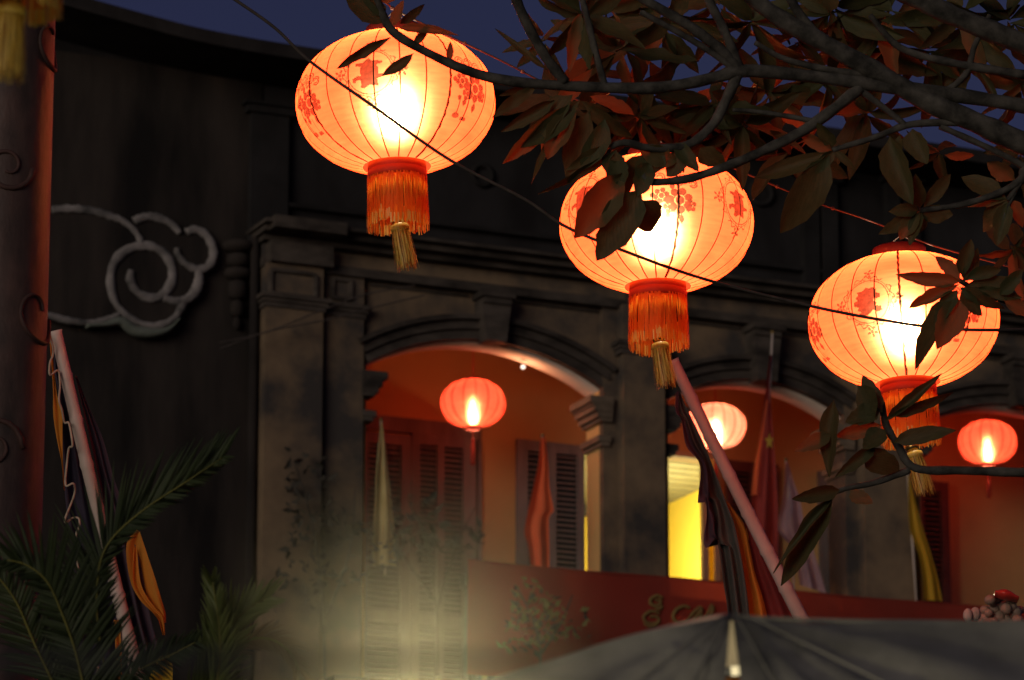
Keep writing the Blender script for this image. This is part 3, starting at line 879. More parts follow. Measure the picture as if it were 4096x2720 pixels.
def peony(s, t):
    def fl(cx_, cy_, r0_, n, ph):
        u, v = s - cx_, t - cy_; rr_ = math.hypot(u, v); a = math.atan2(v, u)
        return rr_ < r0_ * (.74 + .26 * abs(math.sin(n * a / 2 + ph))) and not (r0_ * .34 < rr_ < r0_ * .42) and not (rr_ > r0_ * .3 and abs(math.sin(n * a / 2 + ph)) < .12)
    if fl(.03, .0, .055, 7, .3) or fl(-.045, .018, .034, 6, .8) or fl(-.012, -.028, .028, 5, .1) or fl(.075, -.02, .026, 5, .5): return True
    for cx_, cy_, ln, an in ((-.02, -.065, .03, -1.7), (.04, -.075, .04, -1.4), (-.08, .02, .025, 3.0), (.0, .06, .03, 1.4), (-.05, -.05, .022, -2.3)):
        u, v = s - cx_, t - cy_
        x = u * math.cos(an) + v * math.sin(an); y = -u * math.sin(an) + v * math.cos(an)
        if abs(x) < ln / 2 and abs(y) < .011 * (1 - (2 * x / ln) ** 2): return True
    return False
def swirls(s, t):
    for cx_, cy_, r0_ in ((-.09, .085, .022), (-.05, .10, .026), (0, .105, .024), (.05, .095, .026), (.09, .075, .02), (-.02, .08, .016), (.03, .075, .016)):
        u, v = s - cx_, t - cy_; rr_ = math.hypot(u, v); a = math.atan2(v, u)
        if rr_ < r0_ and (abs(rr_ - r0_ * .85) < .0028 or abs(rr_ - r0_ * .45) < .0024) and a > -2.6: return True
    return False
def pendant(k):
    def f(s, t):
        x0_ = -.045 + k * .05; y0_ = -.11 - .01 * (k % 2)
        if abs(s - x0_) < .0022 and -.12 < t < -.06: return True
        return math.hypot((s - x0_) / 1.6, t - y0_ + .012) < .012
    return f
def big_lantern(cpx, d, lean, spin, label, prints, thick, tassel_tilt, seed, scale=1.0, wire_y=None, fringe_gold=.35, lit=True, knob=-.485):
    c = P(*cpx, d)
    Mx = Matrix.Translation(c) @ Matrix.Rotation(R(-lean), 4, 'Y') @ Matrix.Scale(scale, 4)
    root = empty('silk_lantern', Mx, label, 'lantern', 'big peach lanterns hung on the street wire')
    Ms = Mx @ Matrix.Rotation(spin, 4, 'Z')
    inst(ME_shell if lit else ME_shell_off, 'shell', root, Ms)
    for k in range(NRIB):
        inst(ME_ribt if k % 6 == thick else ME_rib, 'rib', root, Ms @ Matrix.Rotation(2 * math.pi * k / NRIB, 4, 'Z'))
    inst(ME_collar, 'collar', root, Mx)
    inst(ME_inner, 'inner_ring', root, Mx)
    inst(ME_cap, 'top_cap', root, Mx)
    inst(fringe_mesh(seed, gold=fringe_gold), 'fringe', root, Mx)
    tassel_parts(root, Mx, (0, 0, knob), tassel_tilt)
    if wire_y is not None:
        q = MB(); top = Mx.inverted() @ P(cpx[0] - 4, wire_y, d)
        q.tube([(-.10, 0, .29), (top.x, top.y, max(.34, top.z))], .0025, 5); q.tube([(.10, 0, .29), (top.x, top.y, max(.34, top.z))], .0025, 5)
        q.tube([(-.105, 0, .29), (.105, 0, .29)], .003, 5)
        q.build('hanger', M['wire'], root, Mx)
    for kind, px, py in prints:
        h = lantern_hit(Mx, px, py)
        if h is None: continue
        az, z = h
        if kind in 'AB':
            decal(Mx, root, 'character_print', M['print_red'], az, z, .075, CH_A if kind == 'A' else CH_B)
            decal(Mx, root, 'wreath_print', M['print_light'], az, z, .16, wreath)
        elif kind == 'P':
            decal(Mx, root, 'peony_print', M['print_red'], az, z, .12, peony)
            decal(Mx, root, 'swirl_print', M['print_light'], az, z, .14, swirls)
            for k in range(2): decal(Mx, root, 'pendant_print', M['print_light'], az, z, .14, pendant(k))
    if lit: point('lantern_bulb', Mx @ Vector((0, 0, -.01)), BULB, (1.0, .80, .52), .035, root)
    return root
BULB = 15.5
big_lantern((1582, 411), 18.22, 1.6, R(4), 'topmost big glowing lantern, its character medallion clear, leafy twig over its top',
            [('A', 1478, 285), ('P', 1880, 350), ('P', 1225, 420)], 2, R(-9), 11, wire_y=42)
big_lantern((2626, 896), 18.74, .6, R(11), 'middle big glowing lantern, big dark leaves over its upper left side',
            [('P', 2690, 800), ('A', 2955, 810), ('A', 2330, 790)], 0, R(-8), 12, wire_y=548)
big_lantern((3615, 1285), 19.03, 2.4, R(8), 'lowest big glowing lantern at right, dark sprig across its right half',
            [('B', 3470, 1205), ('P', 3250, 1330), ('P', 3850, 1240)], 5, R(-11), 13, wire_y=935, knob=-.54)
# a fourth, hanging in front of the column: only its fringe and tassel come into the picture
big_lantern((66, -775), 11.0, 0, R(2), 'lantern cut off by the top left corner, only its fringe and yellow tassel showing', [], 2, R(1), 14, lit=False, fringe_gold=.9)

# small veranda lanterns
sp_ = lantern_profile(.262, .20, .195, 20)
_m = MB(); _m.lathe(sp_, 80); ME_sshell = _m.mesh('shell', M['lan_small'], True); ME_spale = _m.mesh('shell', M['lan_pale'], True)
_m = MB(); _m.tube([(r_ + .002, 0, z) for r_, z in lantern_profile(.262, .20, .195, 30)], .0050, 4); ME_srib = _m.mesh('rib', M['lan_rib'], True)
_m = MB(); _m.lathe([(.05, -.185), (.062, -.19), (.062, -.215), (.052, -.218)], 24); ME_scol = _m.mesh('collar', M['lan_dark'], True)
_m = MB(); _m.lathe([(.05, .185), (.062, .19), (.062, .21), (.052, .212)], 24); ME_scap = _m.mesh('top_cap', M['lan_dark'], True)
def small_lantern(px, py, w, label, scale=1.0, spin=0, me=None):
    c = PW(px, py, w)
    Mx = Matrix.Translation(c) @ Matrix.Scale(scale, 4)
    root = empty('veranda_lantern', Mx, label, 'lantern', 'small red lanterns hung in the arches')
    inst(me or ME_sshell, 'shell', root, Mx)
    for k in range(16): inst(ME_srib, 'rib', root, Mx @ Matrix.Rotation(2 * math.pi * k / 16 + spin, 4, 'Z'))
    inst(ME_scol, 'collar', root, Mx); inst(ME_scap, 'top_cap', root, Mx)
    q = MB(); q.tube([(0, 0, .21), (0, 0, (zc - c.z) / scale)], .006, 6); q.build('cord', M['tassel_red'], root, Mx)
    q = MB(); q.tube([(0, 0, -.215), (0, 0, -.30)], .004, 5); q.sphere((0, 0, -.305), .016, 10, 8); q.lathe([(.004, -.31), (.014, -.33), (.020, -.40), (.021, -.50), (.012, -.51)], 12)
    q.build('tassel', M['tassel_red'], root, Mx, True)
    q = MB(); q.lathe([(.002, -.15), (.018, -.14), (.026, -.10), (.018, -.05), (.008, .0), (.002, .03)], 12); q.build('bulb', M['bulb_small'], root, Mx, True)
small_lantern(1892, 1614, -.62, 'small red lantern hanging in the leftmost, widest arch', 1.0, .1)
small_lantern(2862, 1706, -.62, 'paler pink lantern half hidden by the slanting bamboo pole', .96, .25, ME_spale)
small_lantern(3950, 1770, -.62, 'small red lantern at the right edge, in the rightmost arch', .95, .05)

# ------------------------------------------------------------------ cables
cab = [(700, -160, 17.3), (930, -8, 17.35), (1100, 112, 17.4), (1240, 245, 17.45), (1500, 430, 17.5), (1800, 640, 17.6), (2100, 798, 17.7), (2260, 905, 17.75), (2500, 1005, 17.85), (2830, 1120, 18.0), (3260, 1228, 18.15), (3590, 1290, 18.25), (3800, 1315, 18.3), (4000, 1320, 18.35), (4300, 1312, 18.45)]
mb = MB(); mb.tube(crom([P(*c) for c in cab], 6), .0065, 8)
tag(mb.build('power_cable', M['rope'], None, None, True), 'dark cable sagging diagonally in front of the three big lanterns', 'cable')
wr = [(1440, -40, 18.15), (1545, 12, 18.18), (1582, 40, 18.22), (1760, 128, 18.3), (2000, 240, 18.4), (2300, 395, 18.55), (2626, 545, 18.74), (2880, 650, 18.82), (3240, 800, 18.93), (3450, 872, 19.0), (3611, 933, 19.03), (3760, 990, 19.05), (4200, 1110, 19.1)]
mb = MB(); wpts = crom([P(*c) for c in wr], 6); mb.tube(wpts, .004, 6)
for t in (.05, .12, .155, .24, .62, .7, .78): 
    q = along(wpts, t); mb.sphere(q, .009, 8, 6)
tag(mb.build('hanging_wire', M['wire'], None, None, True), 'thin knotted wire that the big lanterns hang from', 'wire')

# ------------------------------------------------------------------ frangipani tree
def leaf_mesh(name, mat, seed):
    rnd = random.Random(seed)
    bend, droop, fold = rnd.uniform(-.55, .55), rnd.choice((.08, .2, .35, .5, -.1)), rnd.uniform(.1, .6)
    wav, tip, curl = rnd.uniform(.006, .03), rnd.uniform(.75, 1.15), rnd.uniform(-.25, .25)
    q = MB(); rows = []
    n = 12
    for i in range(n + 1):
        t = i / n
        wd = .5 * (math.sin(math.pi * min(1, t ** tip)) ** .75)
        if t < .12: wd *= t / .12 * .8 + .1
        wl, wr_ = (max(wd * (1 + rnd.uniform(-.13, .06)), .012) for _ in (0, 1))
        cx_ = bend * t * t
        zz = -droop * t * t
        row = []
        for s in (-1, -.5, 0, .5, 1):
            w_ = wl if s < 0 else wr_
            row.append((cx_ + s * w_, t, zz + abs(s) * fold * w_ * .5 + s * curl * wd * t + wav * math.sin(t * 15 + s * 2 + seed) * abs(s)))
        rows.append(row)
    q.grid(rows)
    return q.mesh(name, mat, True)
LEAVES = [leaf_mesh('leaf', M['leaf'] if k % 5 else M['leaf_dry'], k + 1) for k in range(20)]

tree_base = Vector((4.6, 17.8, 0))
tree = empty('frangipani_tree', Matrix.Translation(tree_base), 'frangipani tree spreading grey branches and long leaves over the lanterns', 'tree')
def D(px, base=17.35): return base + (px - 2000) / 2000 * .35
n_leaf = 0
def leaf(b, t, wpx, db=None, dt=None, roll=0.0, var=None):
    """b, t: base and tip pixels; wpx: width"""
    global n_leaf
    db = db or D(b[0]); dt = dt if dt is not None else db + random.uniform(-.05, .05)
    B = P(b[0], b[1], db); T = P(t[0], t[1], dt)
    y = T - B; L = y.length; y.normalize()
    z0 = (CAM - B).normalized()
    z0 = Matrix.Rotation(roll, 3, y) @ z0
    x = y.cross(z0).normalized(); z = x.cross(y)
    wd = wpx / F_PX * db
    Mx = Matrix.Identity(4)
    for i in range(3):
        Mx[i][0] = x[i] * wd; Mx[i][1] = y[i] * L; Mx[i][2] = z[i] * L; Mx[i][3] = B[i]
    # keep the tip on its pixel although the blade droops along z: z points at the camera, so the outline holds
    inst(LEAVES[var if var is not None else random.randrange(len(LEAVES))], 'leaf', tree, Mx)
    n_leaf += 1

def branch(pts, r0, r1, name='branch', d=None, lump=.06):
    q = MB()
    pp = crom([P(p[0], p[1], p[2] if len(p) > 2 else (d or D(p[0]))) for p in pts], 6)
    ph = random.random() * 9
    q.tube(pp, lambda t: (r0 + (r1 - r0) * t) / F_PX * 17.5 * (1 + lump * math.sin(t * 37 + ph) + lump * .7 * math.sin(t * 83 + ph * 2)), 9)
    return q.build(name, M['bark'], tree, None, True)
# trunk out of the picture to the right, then the limbs that come into it
q = MB(); q.tube(crom([tree_base, tree_base + Vector((-.1, .05, 2.2)), tree_base + Vector((-.5, .1, 4.2)), P(5400, 900, 17.9), P(4800, 720, 17.9)], 8), lambda t: .17 - .09 * t, 12); q.build('trunk', M['bark'], tree, None, True)
branch([(4800, 720, 17.9), (4300, 650), (4096, 575), (3900, 488), (3700, 400), (3500, 285), (3300, 175), (3100, 60), (2980, -40)], 52, 34)
branch([(4800, 700, 17.8), (4400, 330), (4096, 180), (3850, 80), (3650, -10), (3500, -80)], 52, 36)
branch([(4800, 720, 17.9), (4300, 470), (4096, 425), (3900, 392), (3700, 365), (3400, 325), (3100, 290), (2960, 285), (2880, 305), (2750, 335), (2600, 353), (2400, 350), (2200, 340), (2000, 318), (1850, 275), (1680, 195), (1570, 125), (1530, 55), (1505, -20)], 34, 15)
branch([(2260, 330), (2180, 225), (2100, 80), (2050, -40)], 22, 20)
branch([(2960, 285), (2890, 205), (2750, 100), (2580, 0), (2500, -60)], 24, 18)
branch([(2960, 290), (2800, 180), (2600, 68), (2560, 50)], 15, 11)
branch([(2965, 285), (2900, 130), (2840, 10), (2820, -40)], 20, 18)
branch([(2950, 300), (2905, 400), (2850, 500), (2750, 580), (2600, 592), (2500, 570), (2440, 590)], 24, 13)
branch([(3440, 350), (3330, 440), (3200, 530), (3050, 605), (2900, 668), (2750, 715), (2610, 728), (2570, 700)], 26, 13)
branch([(3900, 490), (3650, 497), (3500, 550), (3330, 600)], 17, 11)
branch([(3440, 360), (3560, 450), (3620, 500)], 15, 12)
branch([(3760, 505), (3950, 590), (4096, 665), (4250, 760)], 13, 15)
branch([(4250, 600), (4110, 665), (4080, 720), (4000, 770), (3850, 818), (3680, 842)], 20, 11)
branch([(4110, 690), (4060, 760), (4030, 800)], 14, 9)
branch([(4060, 770), (4010, 880), (3985, 960)], 8, 6)
branch([(3280, 490), (3150, 465), (3010, 445), (2930, 440)], 12, 8)
branch([(4500, 1200, 17.8), (4096, 1215, 17.9), (3950, 1175, 17.9), (3850, 1130, 17.9), (3800, 1085, 17.9)], 14, 9)
branch([(4700, 1890, 17.7), (4300, 1890, 17.6), (4096, 1890, 17.6), (3850, 1882, 17.6), (3660, 1872, 17.6), (3590, 1780, 17.6), (3545, 1700, 17.6), (3525, 1610, 17.6)], 21, 14)
branch([(3640, 1880, 17.6), (3500, 1930, 17.6), (3380, 1955, 17.6), (3310, 1985, 17.6)], 15, 9)
branch([(3300, 180), (3200, 60), (3150, -30)], 22, 18)
branch([(3560, 300), (3380, 290), (3150, 240), (3020, 170)], 18, 10)
branch([(4096, 300), (3800, 250), (3600, 190), (3480, 60)], 20, 12)
branch([(2420, 350), (2390, 240), (2360, 120), (2330, 0)], 16, 13)
branch([(3750, 390), (3860, 300), (3900, 180), (3960, 60)], 15, 10)

# leaves one can follow in the photograph (base, tip, width)
for b_, t_, w_, *rest in [
    # twig over the topmost lantern
    ((1562, 150), (1338, 258), 46), ((1655, 212), (1548, 318), 48), ((1545, 95), (1352, -5), 95), ((1560, 105), (1625, 15), 50), ((1590, 112), (1835, 122), 44),
    ((1600, 95), (1705, 28), 40), ((1535, 70), (1470, -45), 70), ((1520, 10), (1620, -60), 60), ((1650, 190), (1715, 110), 34), ((1790, 250), (1815, 170), 30),
    # right rim of it
    ((2150, 345), (1958, 462), 52), ((2190, 280), (1990, 120), 30), ((2140, 330), (2000, 400), 34), ((2220, 400), (2000, 520), 60),
    # hanging cluster between the lanterns
    ((2290, 380), (2060, 560), 110), ((2270, 420), (2005, 650), 80), ((2360, 440), (2245, 720), 115), ((2320, 400), (2120, 620), 90), ((2330, 410), (2520, 570), 70),
    ((2300, 420), (2190, 640), 100), ((2420, 470), (2380, 690), 100), ((2250, 500), (2100, 690), 40), ((2470, 600), (2170, 800), 45), ((2440, 590), (2260, 660), 60),
    # over the middle lantern
    ((2500, 690), (2285, 950), 150), ((2560, 760), (2380, 1042), 165), ((2560, 800), (2640, 925), 135), ((2440, 640), (2540, 790), 130), ((2610, 640), (2470, 720), 110),
    ((2600, 650), (2530, 770), 90), ((2660, 610), (2560, 720), 90), ((2750, 600), (2660, 690), 90), ((2700, 570), (2790, 690), 70), ((2800, 590), (2880, 680), 90), ((2460, 600), (2440, 740), 110), ((2560, 590), (2700, 650), 90),
    # right of it
    ((3325, 605), (3030, 745), 80), ((3318, 622), (3150, 932), 150), ((3340, 605), (3410, 665), 34), ((3330, 600), (3180, 540), 60), ((3330, 590), (3300, 480), 70), ((3340, 600), (3240, 690), 50),
    ((3560, 545), (3615, 835), 118), ((3650, 515), (3672, 665), 100), ((3600, 540), (3560, 700), 50),
    # curled sprig above the lowest lantern
    ((3678, 842), (3800, 880), 80), ((3680, 845), (3600, 960), 70), ((3675, 838), (3560, 830), 60), ((3690, 835), (3810, 700), 60), ((3680, 830), (3660, 690), 60), ((3685, 845), (3640, 985), 60), ((3670, 845), (3530, 960), 60), ((3690, 850), (3700, 930), 40),
    ((4030, 800), (3860, 690), 90), ((4030, 805), (3900, 890), 100), ((4030, 810), (3985, 985), 80), ((4040, 800), (4110, 900), 60), ((4030, 800), (3850, 800), 50), ((4060, 720), (3950, 640), 80), ((4090, 700), (4170, 850), 70),
    # dark sprig over the lowest lantern
    ((3845, 1125), (3582, 1118), 62), ((3835, 1140), (3640, 1235), 50), ((3810, 1180), (3608, 1462), 92), ((3830, 1190), (3790, 1402), 125), ((3840, 1150), (4005, 1245), 60), ((3850, 1150), (3900, 1270), 66), ((3860, 1120), (3990, 1050), 60), ((3850, 1110), (3850, 960), 70), ((3840, 1120), (3760, 1010), 60), ((3830, 1160), (3720, 1290), 70), ((3860, 1140), (4060, 1130), 60), ((3850, 1130), (3930, 1000), 60), ((3900, 1150), (4080, 1200), 50), ((4000, 1180), (4100, 1090), 60), ((4010, 1190), (4130, 1260), 60),
    # low sprig in front of the arches
    ((3537, 1688), (3778, 1522), 52), ((3558, 1664), (3816, 1598), 50), ((3570, 1770), (3812, 1690), 68), ((3430, 1540), (3530, 1650), 120), ((3335, 1600), (3290, 1905), 84), ((3325, 1735), (3192, 1818), 66), ((3505, 1782), (3335, 1905), 58), ((3445, 1795), (3585, 1905), 115), ((3530, 1650), (3420, 1520), 80), ((3530, 1700), (3340, 1740), 70), ((3520, 1640), (3380, 1690), 90), ((3540, 1720), (3450, 1800), 90), ((3360, 1960), (3160, 1990), 70), ((3330, 1985), (3100, 2330), 100), ((3340, 1980), (3080, 2280), 46), ((3400, 1960), (3470, 2030), 66)]:
    low_ = b_[1] > 950
    leaf(b_, t_, w_, db=(17.55 if b_[1] > 1450 else 17.75) if low_ else None, roll=random.uniform(-.35, .35), var=random.choice([1, 2, 3, 5, 6, 7, 9, 10, 11, 13, 14, 0]))
# rosettes filling the crown
def rosette(cx_, cy_, n, rad, spread=(0, 2 * math.pi), w_=.30, dd=0.0):
    for k in range(n):
        a = spread[0] + (spread[1] - spread[0]) * (k + random.uniform(-.3, .3)) / n
        L = rad * random.uniform(.9, 1.5)
        dx, dy = math.cos(a) * L, -math.sin(a) * L * .8 + L * random.uniform(.05, .3)
        d0 = D(cx_) + dd
        leaf((cx_ + random.uniform(-20, 20), cy_ + random.uniform(-20, 20)), (cx_ + dx, cy_ + dy), L * random.uniform(.75, 1.1) * w_, db=d0, dt=d0 + random.uniform(-.16, .16), roll=random.uniform(-1.0, 1.0))
for c_ in [(2330, 60, 9, 210, 0), (2180, 160, 6, 170, .1), (2480, 200, 9, 220, .15), (2420, 60, 8, 200, .3), (2650, 110, 9, 220, .25), (2560, 330, 7, 190, .2), (2700, 440, 9, 200, .25), (2850, 420, 8, 190, .2),
           (2560, 470, 8, 180, .1), (2960, 500, 9, 210, .2), (3080, 370, 9, 220, .3), (3000, 90, 9, 230, .25), (3180, 160, 9, 220, .35), (3330, 40, 9, 220, .3), (3450, 190, 8, 220, .35), (3300, 330, 8, 210, .3),
           (3560, 60, 9, 220, .3), (3720, 200, 8, 210, .35), (3850, 60, 8, 200, .3), (3900, 260, 6, 180, .35), (4040, 90, 9, 220, .3), (4090, 330, 7, 200, .3), (3480, 450, 8, 200, .25), (3760, 620, 5, 150, .2), (2880, 20, 8, 200, .3), (2250, 420, 6, 190, .15), (3150, 620, 6, 170, .2), (4060, 1000, 8, 170, .3), (4100, 600, 5, 150, .2)]:
    rosette(c_[0], c_[1], c_[2], c_[3], dd=.1 + c_[4] * 2.2)

# ------------------------------------------------------------------ painted column at the left edge
cc = P(-12, 1360, 16.75)
col = empty('carved_column', Matrix.Translation((cc.x, cc.y, 0)), 'red painted column with dark carved swirls at the left edge, rim lit by the lanterns', 'column')
CR = .185
q = MB(); q.lathe([(CR * 1.35, 0), (CR * 1.35, .3), (CR * 1.1, .36), (CR, .5), (CR * 1.0, 4.0), (CR * .985, 7.0), (CR * .97, 11.0)], 48, (cc.x, cc.y, 0)); q.build('shaft', M['column'], col, None, True)
rnd = random.Random(3)
for k in range(8):
    z0 = 3.9 + k * .53
    a0 = rnd.uniform(-2.6, -.2)
    pts = []
    turns = rnd.uniform(.8, 1.5); sgn = rnd.choice((-1, 1)); s0 = rnd.uniform(.09, .15)
    for i in range(26):
        t = i / 25
        r_ = s0 * (1 - t * .8)
        an = sgn * t * turns * 2 * math.pi
        a = a0 + r_ * math.cos(an) / CR; z = z0 + r_ * math.sin(an)
        pts.append((cc.x + (CR + .001) * math.cos(a), cc.y + (CR + .001) * math.sin(a), z))
    q = MB(); q.tube(pts, lambda t: .011 * (1 - .5 * t), 8); q.build('carved_swirl', M['column_relief'], col, None, True)

# ------------------------------------------------------------------ flags
def cloth(left, right, place, rows=26, cols=16, amp=.05, folds=2.5, ph=0.0, gather=0.0):
    """sheet hung between two edge lines (pixels); place(px, py, bulge) gives the point"""
    L = crom([Vector((x, y, 0)) for x, y in left], 6); Rr = crom([Vector((x, y, 0)) for x, y in right], 6)
    g_ = []
    for i in range(rows + 1):
        t = i / rows
        a, b = along(L, t), along(Rr, t)
        row = []
        for k in range(cols + 1):
            s = k / cols
            p = a.lerp(b, s)
            w = amp * (.25 + .75 * t) * math.sin(2 * math.pi * folds * s + ph + t * 1.3) + amp * .4 * math.sin(7 * t + 3 * s + ph)
            row.append(place(p.x, p.y, w))
        g_.append(row)
    q = MB(); q.grid(g_); return q

def bamboo(a, b, r0, r1, name, root, nodes=9):
    q = MB(); n = nodes * 10; pts = [a.lerp(b, i / n) for i in range(n + 1)]
    sag = Vector((0, 0, -1))
    pts = [p + sag * (.02 * math.sin(math.pi * i / n)) for i, p in enumerate(pts)]
    def rr(t):
        x = (t * nodes) % 1
        return (r0 + (r1 - r0) * t) * (1 + .13 * math.exp(-((min(x, 1 - x)) / .035) ** 2))
    q.tube(pts, rr, 14)
    return q.build(name, M['bamboo'], root, None, True)

# festival flag on the slanting pole, right
d2 = 20.4
fl2 = empty('festival_flag', Matrix.Translation((P(3560, 3200, d2).x, P(3560, 3200, d2).y, 0)), 'slanting pale bamboo pole with a dark green, orange and red flag, before the middle arch', 'flag')
foot = P(3720, 3500, d2)
bamboo(P(2690, 1440, d2), P(3520, 3080, d2), 23 / F_PX * d2, 32 / F_PX * d2, 'bamboo_pole', fl2, 11)
pl = lambda d: (lambda x, y, w: P(x, y, d - w))
cloth([(2708, 1560), (2702, 1650), (2726, 1672), (2745, 1780), (2795, 1840), (2806, 1900), (2794, 2012), (2824, 2006), (2830, 2070), (2817, 2155), (2829, 2192), (2862, 2150), (2875, 2200), (2893, 2330), (2912, 2470), (2930, 2800)],
      [(2716, 1560), (2750, 1640), (2800, 1740), (2838, 1830), (2880, 1940), (2912, 2030), (2936, 2090), (2960, 2200), (2976, 2290), (2998, 2460), (3020, 2800)], pl(d2 + .05), 44, 18, .035, 2.2, .4).build('cloth', M['teal'], fl2, None, True)
cloth([(2704, 1570), (2701, 1650), (2724, 1674), (2744, 1782), (2792, 1842), (2802, 1900), (2791, 2012), (2821, 2006), (2827, 2070), (2814, 2157), (2826, 2195), (2858, 2152)],
      [(2714, 1565), (2716, 1650), (2742, 1690), (2775, 1782), (2815, 1842), (2830, 1900), (2835, 2012), (2845, 2046), (2855, 2070), (2858, 2120), (2862, 2140), (2868, 2150)], pl(d2 + .02), 40, 8, .02, 1.2, 0).build('cloth_border', M['purple'], fl2, None, True)
cloth([(2900, 2005), (2936, 2092), (2960, 2202), (2976, 2292), (2998, 2462), (3020, 2800)], [(2912, 2006), (2985, 2110), (3000, 2190), (3020, 2290), (3068, 2460), (3120, 2800)], pl(d2 + .08), 30, 10, .03, 1.4, 1).build('cloth_orange_band', M['orange'], fl2, None, True)
cloth([(2975, 2090), (3000, 2190), (3020, 2290), (3068, 2460), (3120, 2800)], [(2990, 2090), (3060, 2210), (3110, 2310), (3190, 2470), (3340, 2800)], pl(d2 + .10), 30, 12, .03, 1.6, 2).build('cloth_red_field', M['dkred'], fl2, None, True)

# festival flag on the left, behind the palm
d1 = 19.4
fl1 = empty('festival_flag', Matrix.Translation((P(700, 3200, d1).x, P(700, 3200, d1).y, 0)), 'tall bamboo pole with navy and orange flag tied by pale cord, beside the column', 'flag')
bamboo(P(222, 1322, d1), P(640, 3060, d1), 24 / F_PX * d1, 30 / F_PX * d1, 'bamboo_pole', fl1, 10)
cloth([(222, 1400), (216, 1480), (238, 1600), (250, 1780), (258, 1960), (275, 2120), (300, 2350), (330, 2800)], [(235, 1380), (262, 1480), (295, 1600), (330, 1780), (372, 1960), (408, 2120), (470, 2350), (560, 2800)], pl(d1 + .04), 40, 16, .035, 2.0, .2).build('cloth', M['navy'], fl1, None, True)
cloth([(300, 1500), (335, 1650), (370, 1800), (405, 1960), (440, 2120), (470, 2300), (520, 2500), (600, 2800)], [(310, 1510), (352, 1620), (410, 1750), (452, 1900), (492, 2020), (560, 2250), (610, 2500), (700, 2800)], pl(d1 + .06), 40, 14, .035, 2.0, 1.2).build('cloth', M['purple'], fl1, None, True)
cloth([(196, 1340), (203, 1420), (212, 1560), (213, 1660), (228, 1760), (246, 1850), (256, 1960)], [(204, 1342), (212, 1440), (228, 1580), (248, 1640), (250, 1740), (252, 1850), (260, 1960)], pl(d1 - .02), 34, 6, .012, 1.0, 0).build('cloth_orange_edge', M['orange'], fl1, None, True)
cloth([(548, 2118), (505, 2180), (520, 2320), (560, 2400), (610, 2450), (640, 2490)], [(560, 2128), (590, 2220), (620, 2310), (650, 2410), (662, 2450), (664, 2490)], pl(d1 + .02), 24, 10, .02, 1.2, .6).build('cloth_orange_band', M['orange'], fl1, None, True)
cloth([(535, 2190), (530, 2320), (560, 2390), (605, 2440), (630, 2470), (650, 2540)], [(548, 2180), (560, 2320), (590, 2390), (630, 2440), (655, 2470), (660, 2540)], pl(d1 + .0), 24, 8, .015, 1.2, .6).build('cloth_orange_edge', M['orange'], fl1, None, True)
cloth([(455, 2480), (462, 2600), (470, 2720), (480, 2900)], [(478, 2480), (486, 2600), (490, 2720), (520, 2900)], pl(d1 - .04), 14, 6, .012, 1.0, 0).build('cloth_orange_edge', M['orange'], fl1, None, True)
cloth([(652, 2610), (620, 2660), (590, 2740), (570, 2900)], [(668, 2612), (690, 2660), (690, 2740), (700, 2900)], pl(d1 - .02), 14, 8, .02, 1.0, 0).build('cloth_yellow_end', M['yellow'], fl1, None, True)
cord = [(165, 1350), (190, 1345), (210, 1380), (212, 1420), (200, 1450), (200, 1500), (232, 1482), (240, 1540), (236, 1600), (248, 1640), (258, 1690), (276, 1695), (290, 1780), (276, 1792), (268, 1850), (262, 1940), (292, 1934), (300, 1960), (290, 2000), (262, 2070), (264, 2090), (290, 2072), (316, 2075), (316, 2110), (304, 2165), (330, 2400), (390, 2550), (400, 2580), (385, 2640), (392, 2680), (386, 2740)]
q = MB(); q.tube(crom([P(x, y, d1 - .06 - .02 * math.sin(i * 1.7)) for i, (x, y) in enumerate(cord)], 5), .0048, 7); q.build('cord', M['cord'], fl1, None, True)

# flags standing on the balcony
def balcony_flag(top, foot_px, left, right, mat, label, w=.10, amp=.03, ph=0, extra=None):
    a = PW(*top, w); b = PW(*foot_px, w)
    root = empty('balcony_flag', Matrix.Translation(b), label, 'flag', 'flags standing along the balcony')
    q = MB(); q.tube([a, b], .009, 8); q.build('stick', M['bamboo'], root, None, True)
    q = MB(); q.sphere(a, .016, 8, 6); q.build('finial', M['gold'], root, None, True)
    cloth(left, right, lambda x, y, b_: PW(x, y, w + .03 + b_), 30, 12, amp, 1.6, ph).build('cloth', mat, root, None, True)
    return root
balcony_flag((1525, 1680), (1540, 2300), [(1523, 1690), (1512, 1800), (1503, 1900), (1498, 2020), (1490, 2150), (1492, 2262)], [(1530, 1690), (1545, 1800), (1552, 1880), (1566, 2000), (1576, 2120), (1583, 2262)], M['beige'], 'faded yellow flag furled on a stick, leftmost, before the louvred door', .10, .03, .3)
balcony_flag((2170, 1742), (2178, 2330), [(2162, 1750), (2152, 1860), (2124, 1990), (2098, 2120), (2112, 2180), (2122, 2262), (2132, 2300)], [(2180, 1750), (2192, 1850), (2198, 1950), (2214, 2045), (2196, 2070), (2197, 2180), (2198, 2300)], M['red_cloth'], 'bright orange red flag before the open shutter of the leftmost arch', .10, .03, 1.0)
r_ = balcony_flag((3090, 1330), (3035, 2420), [(3080, 1420), (3062, 1560), (3040, 1720), (3018, 1900), (3000, 2080), (3000, 2260)], [(3088, 1420), (3080, 1560), (3092, 1720), (3104, 1880), (3112, 2080), (3110, 2260)], M['dkred'], 'tall dark crimson flag with a yellow star, right of the slanting pole', .45, .04, 1.6)
pole_c = PW(3085, 1760, .52)
q = MB(); st = []
for k in range(10):
    rr_ = .075 if k % 2 == 0 else .03
    st.append(PW(3078 + rr_ * 480 * math.sin(k * math.pi / 5) * .55, 1765 - rr_ * 480 * math.cos(k * math.pi / 5), .545))
c0 = PW(3078, 1765, .547)
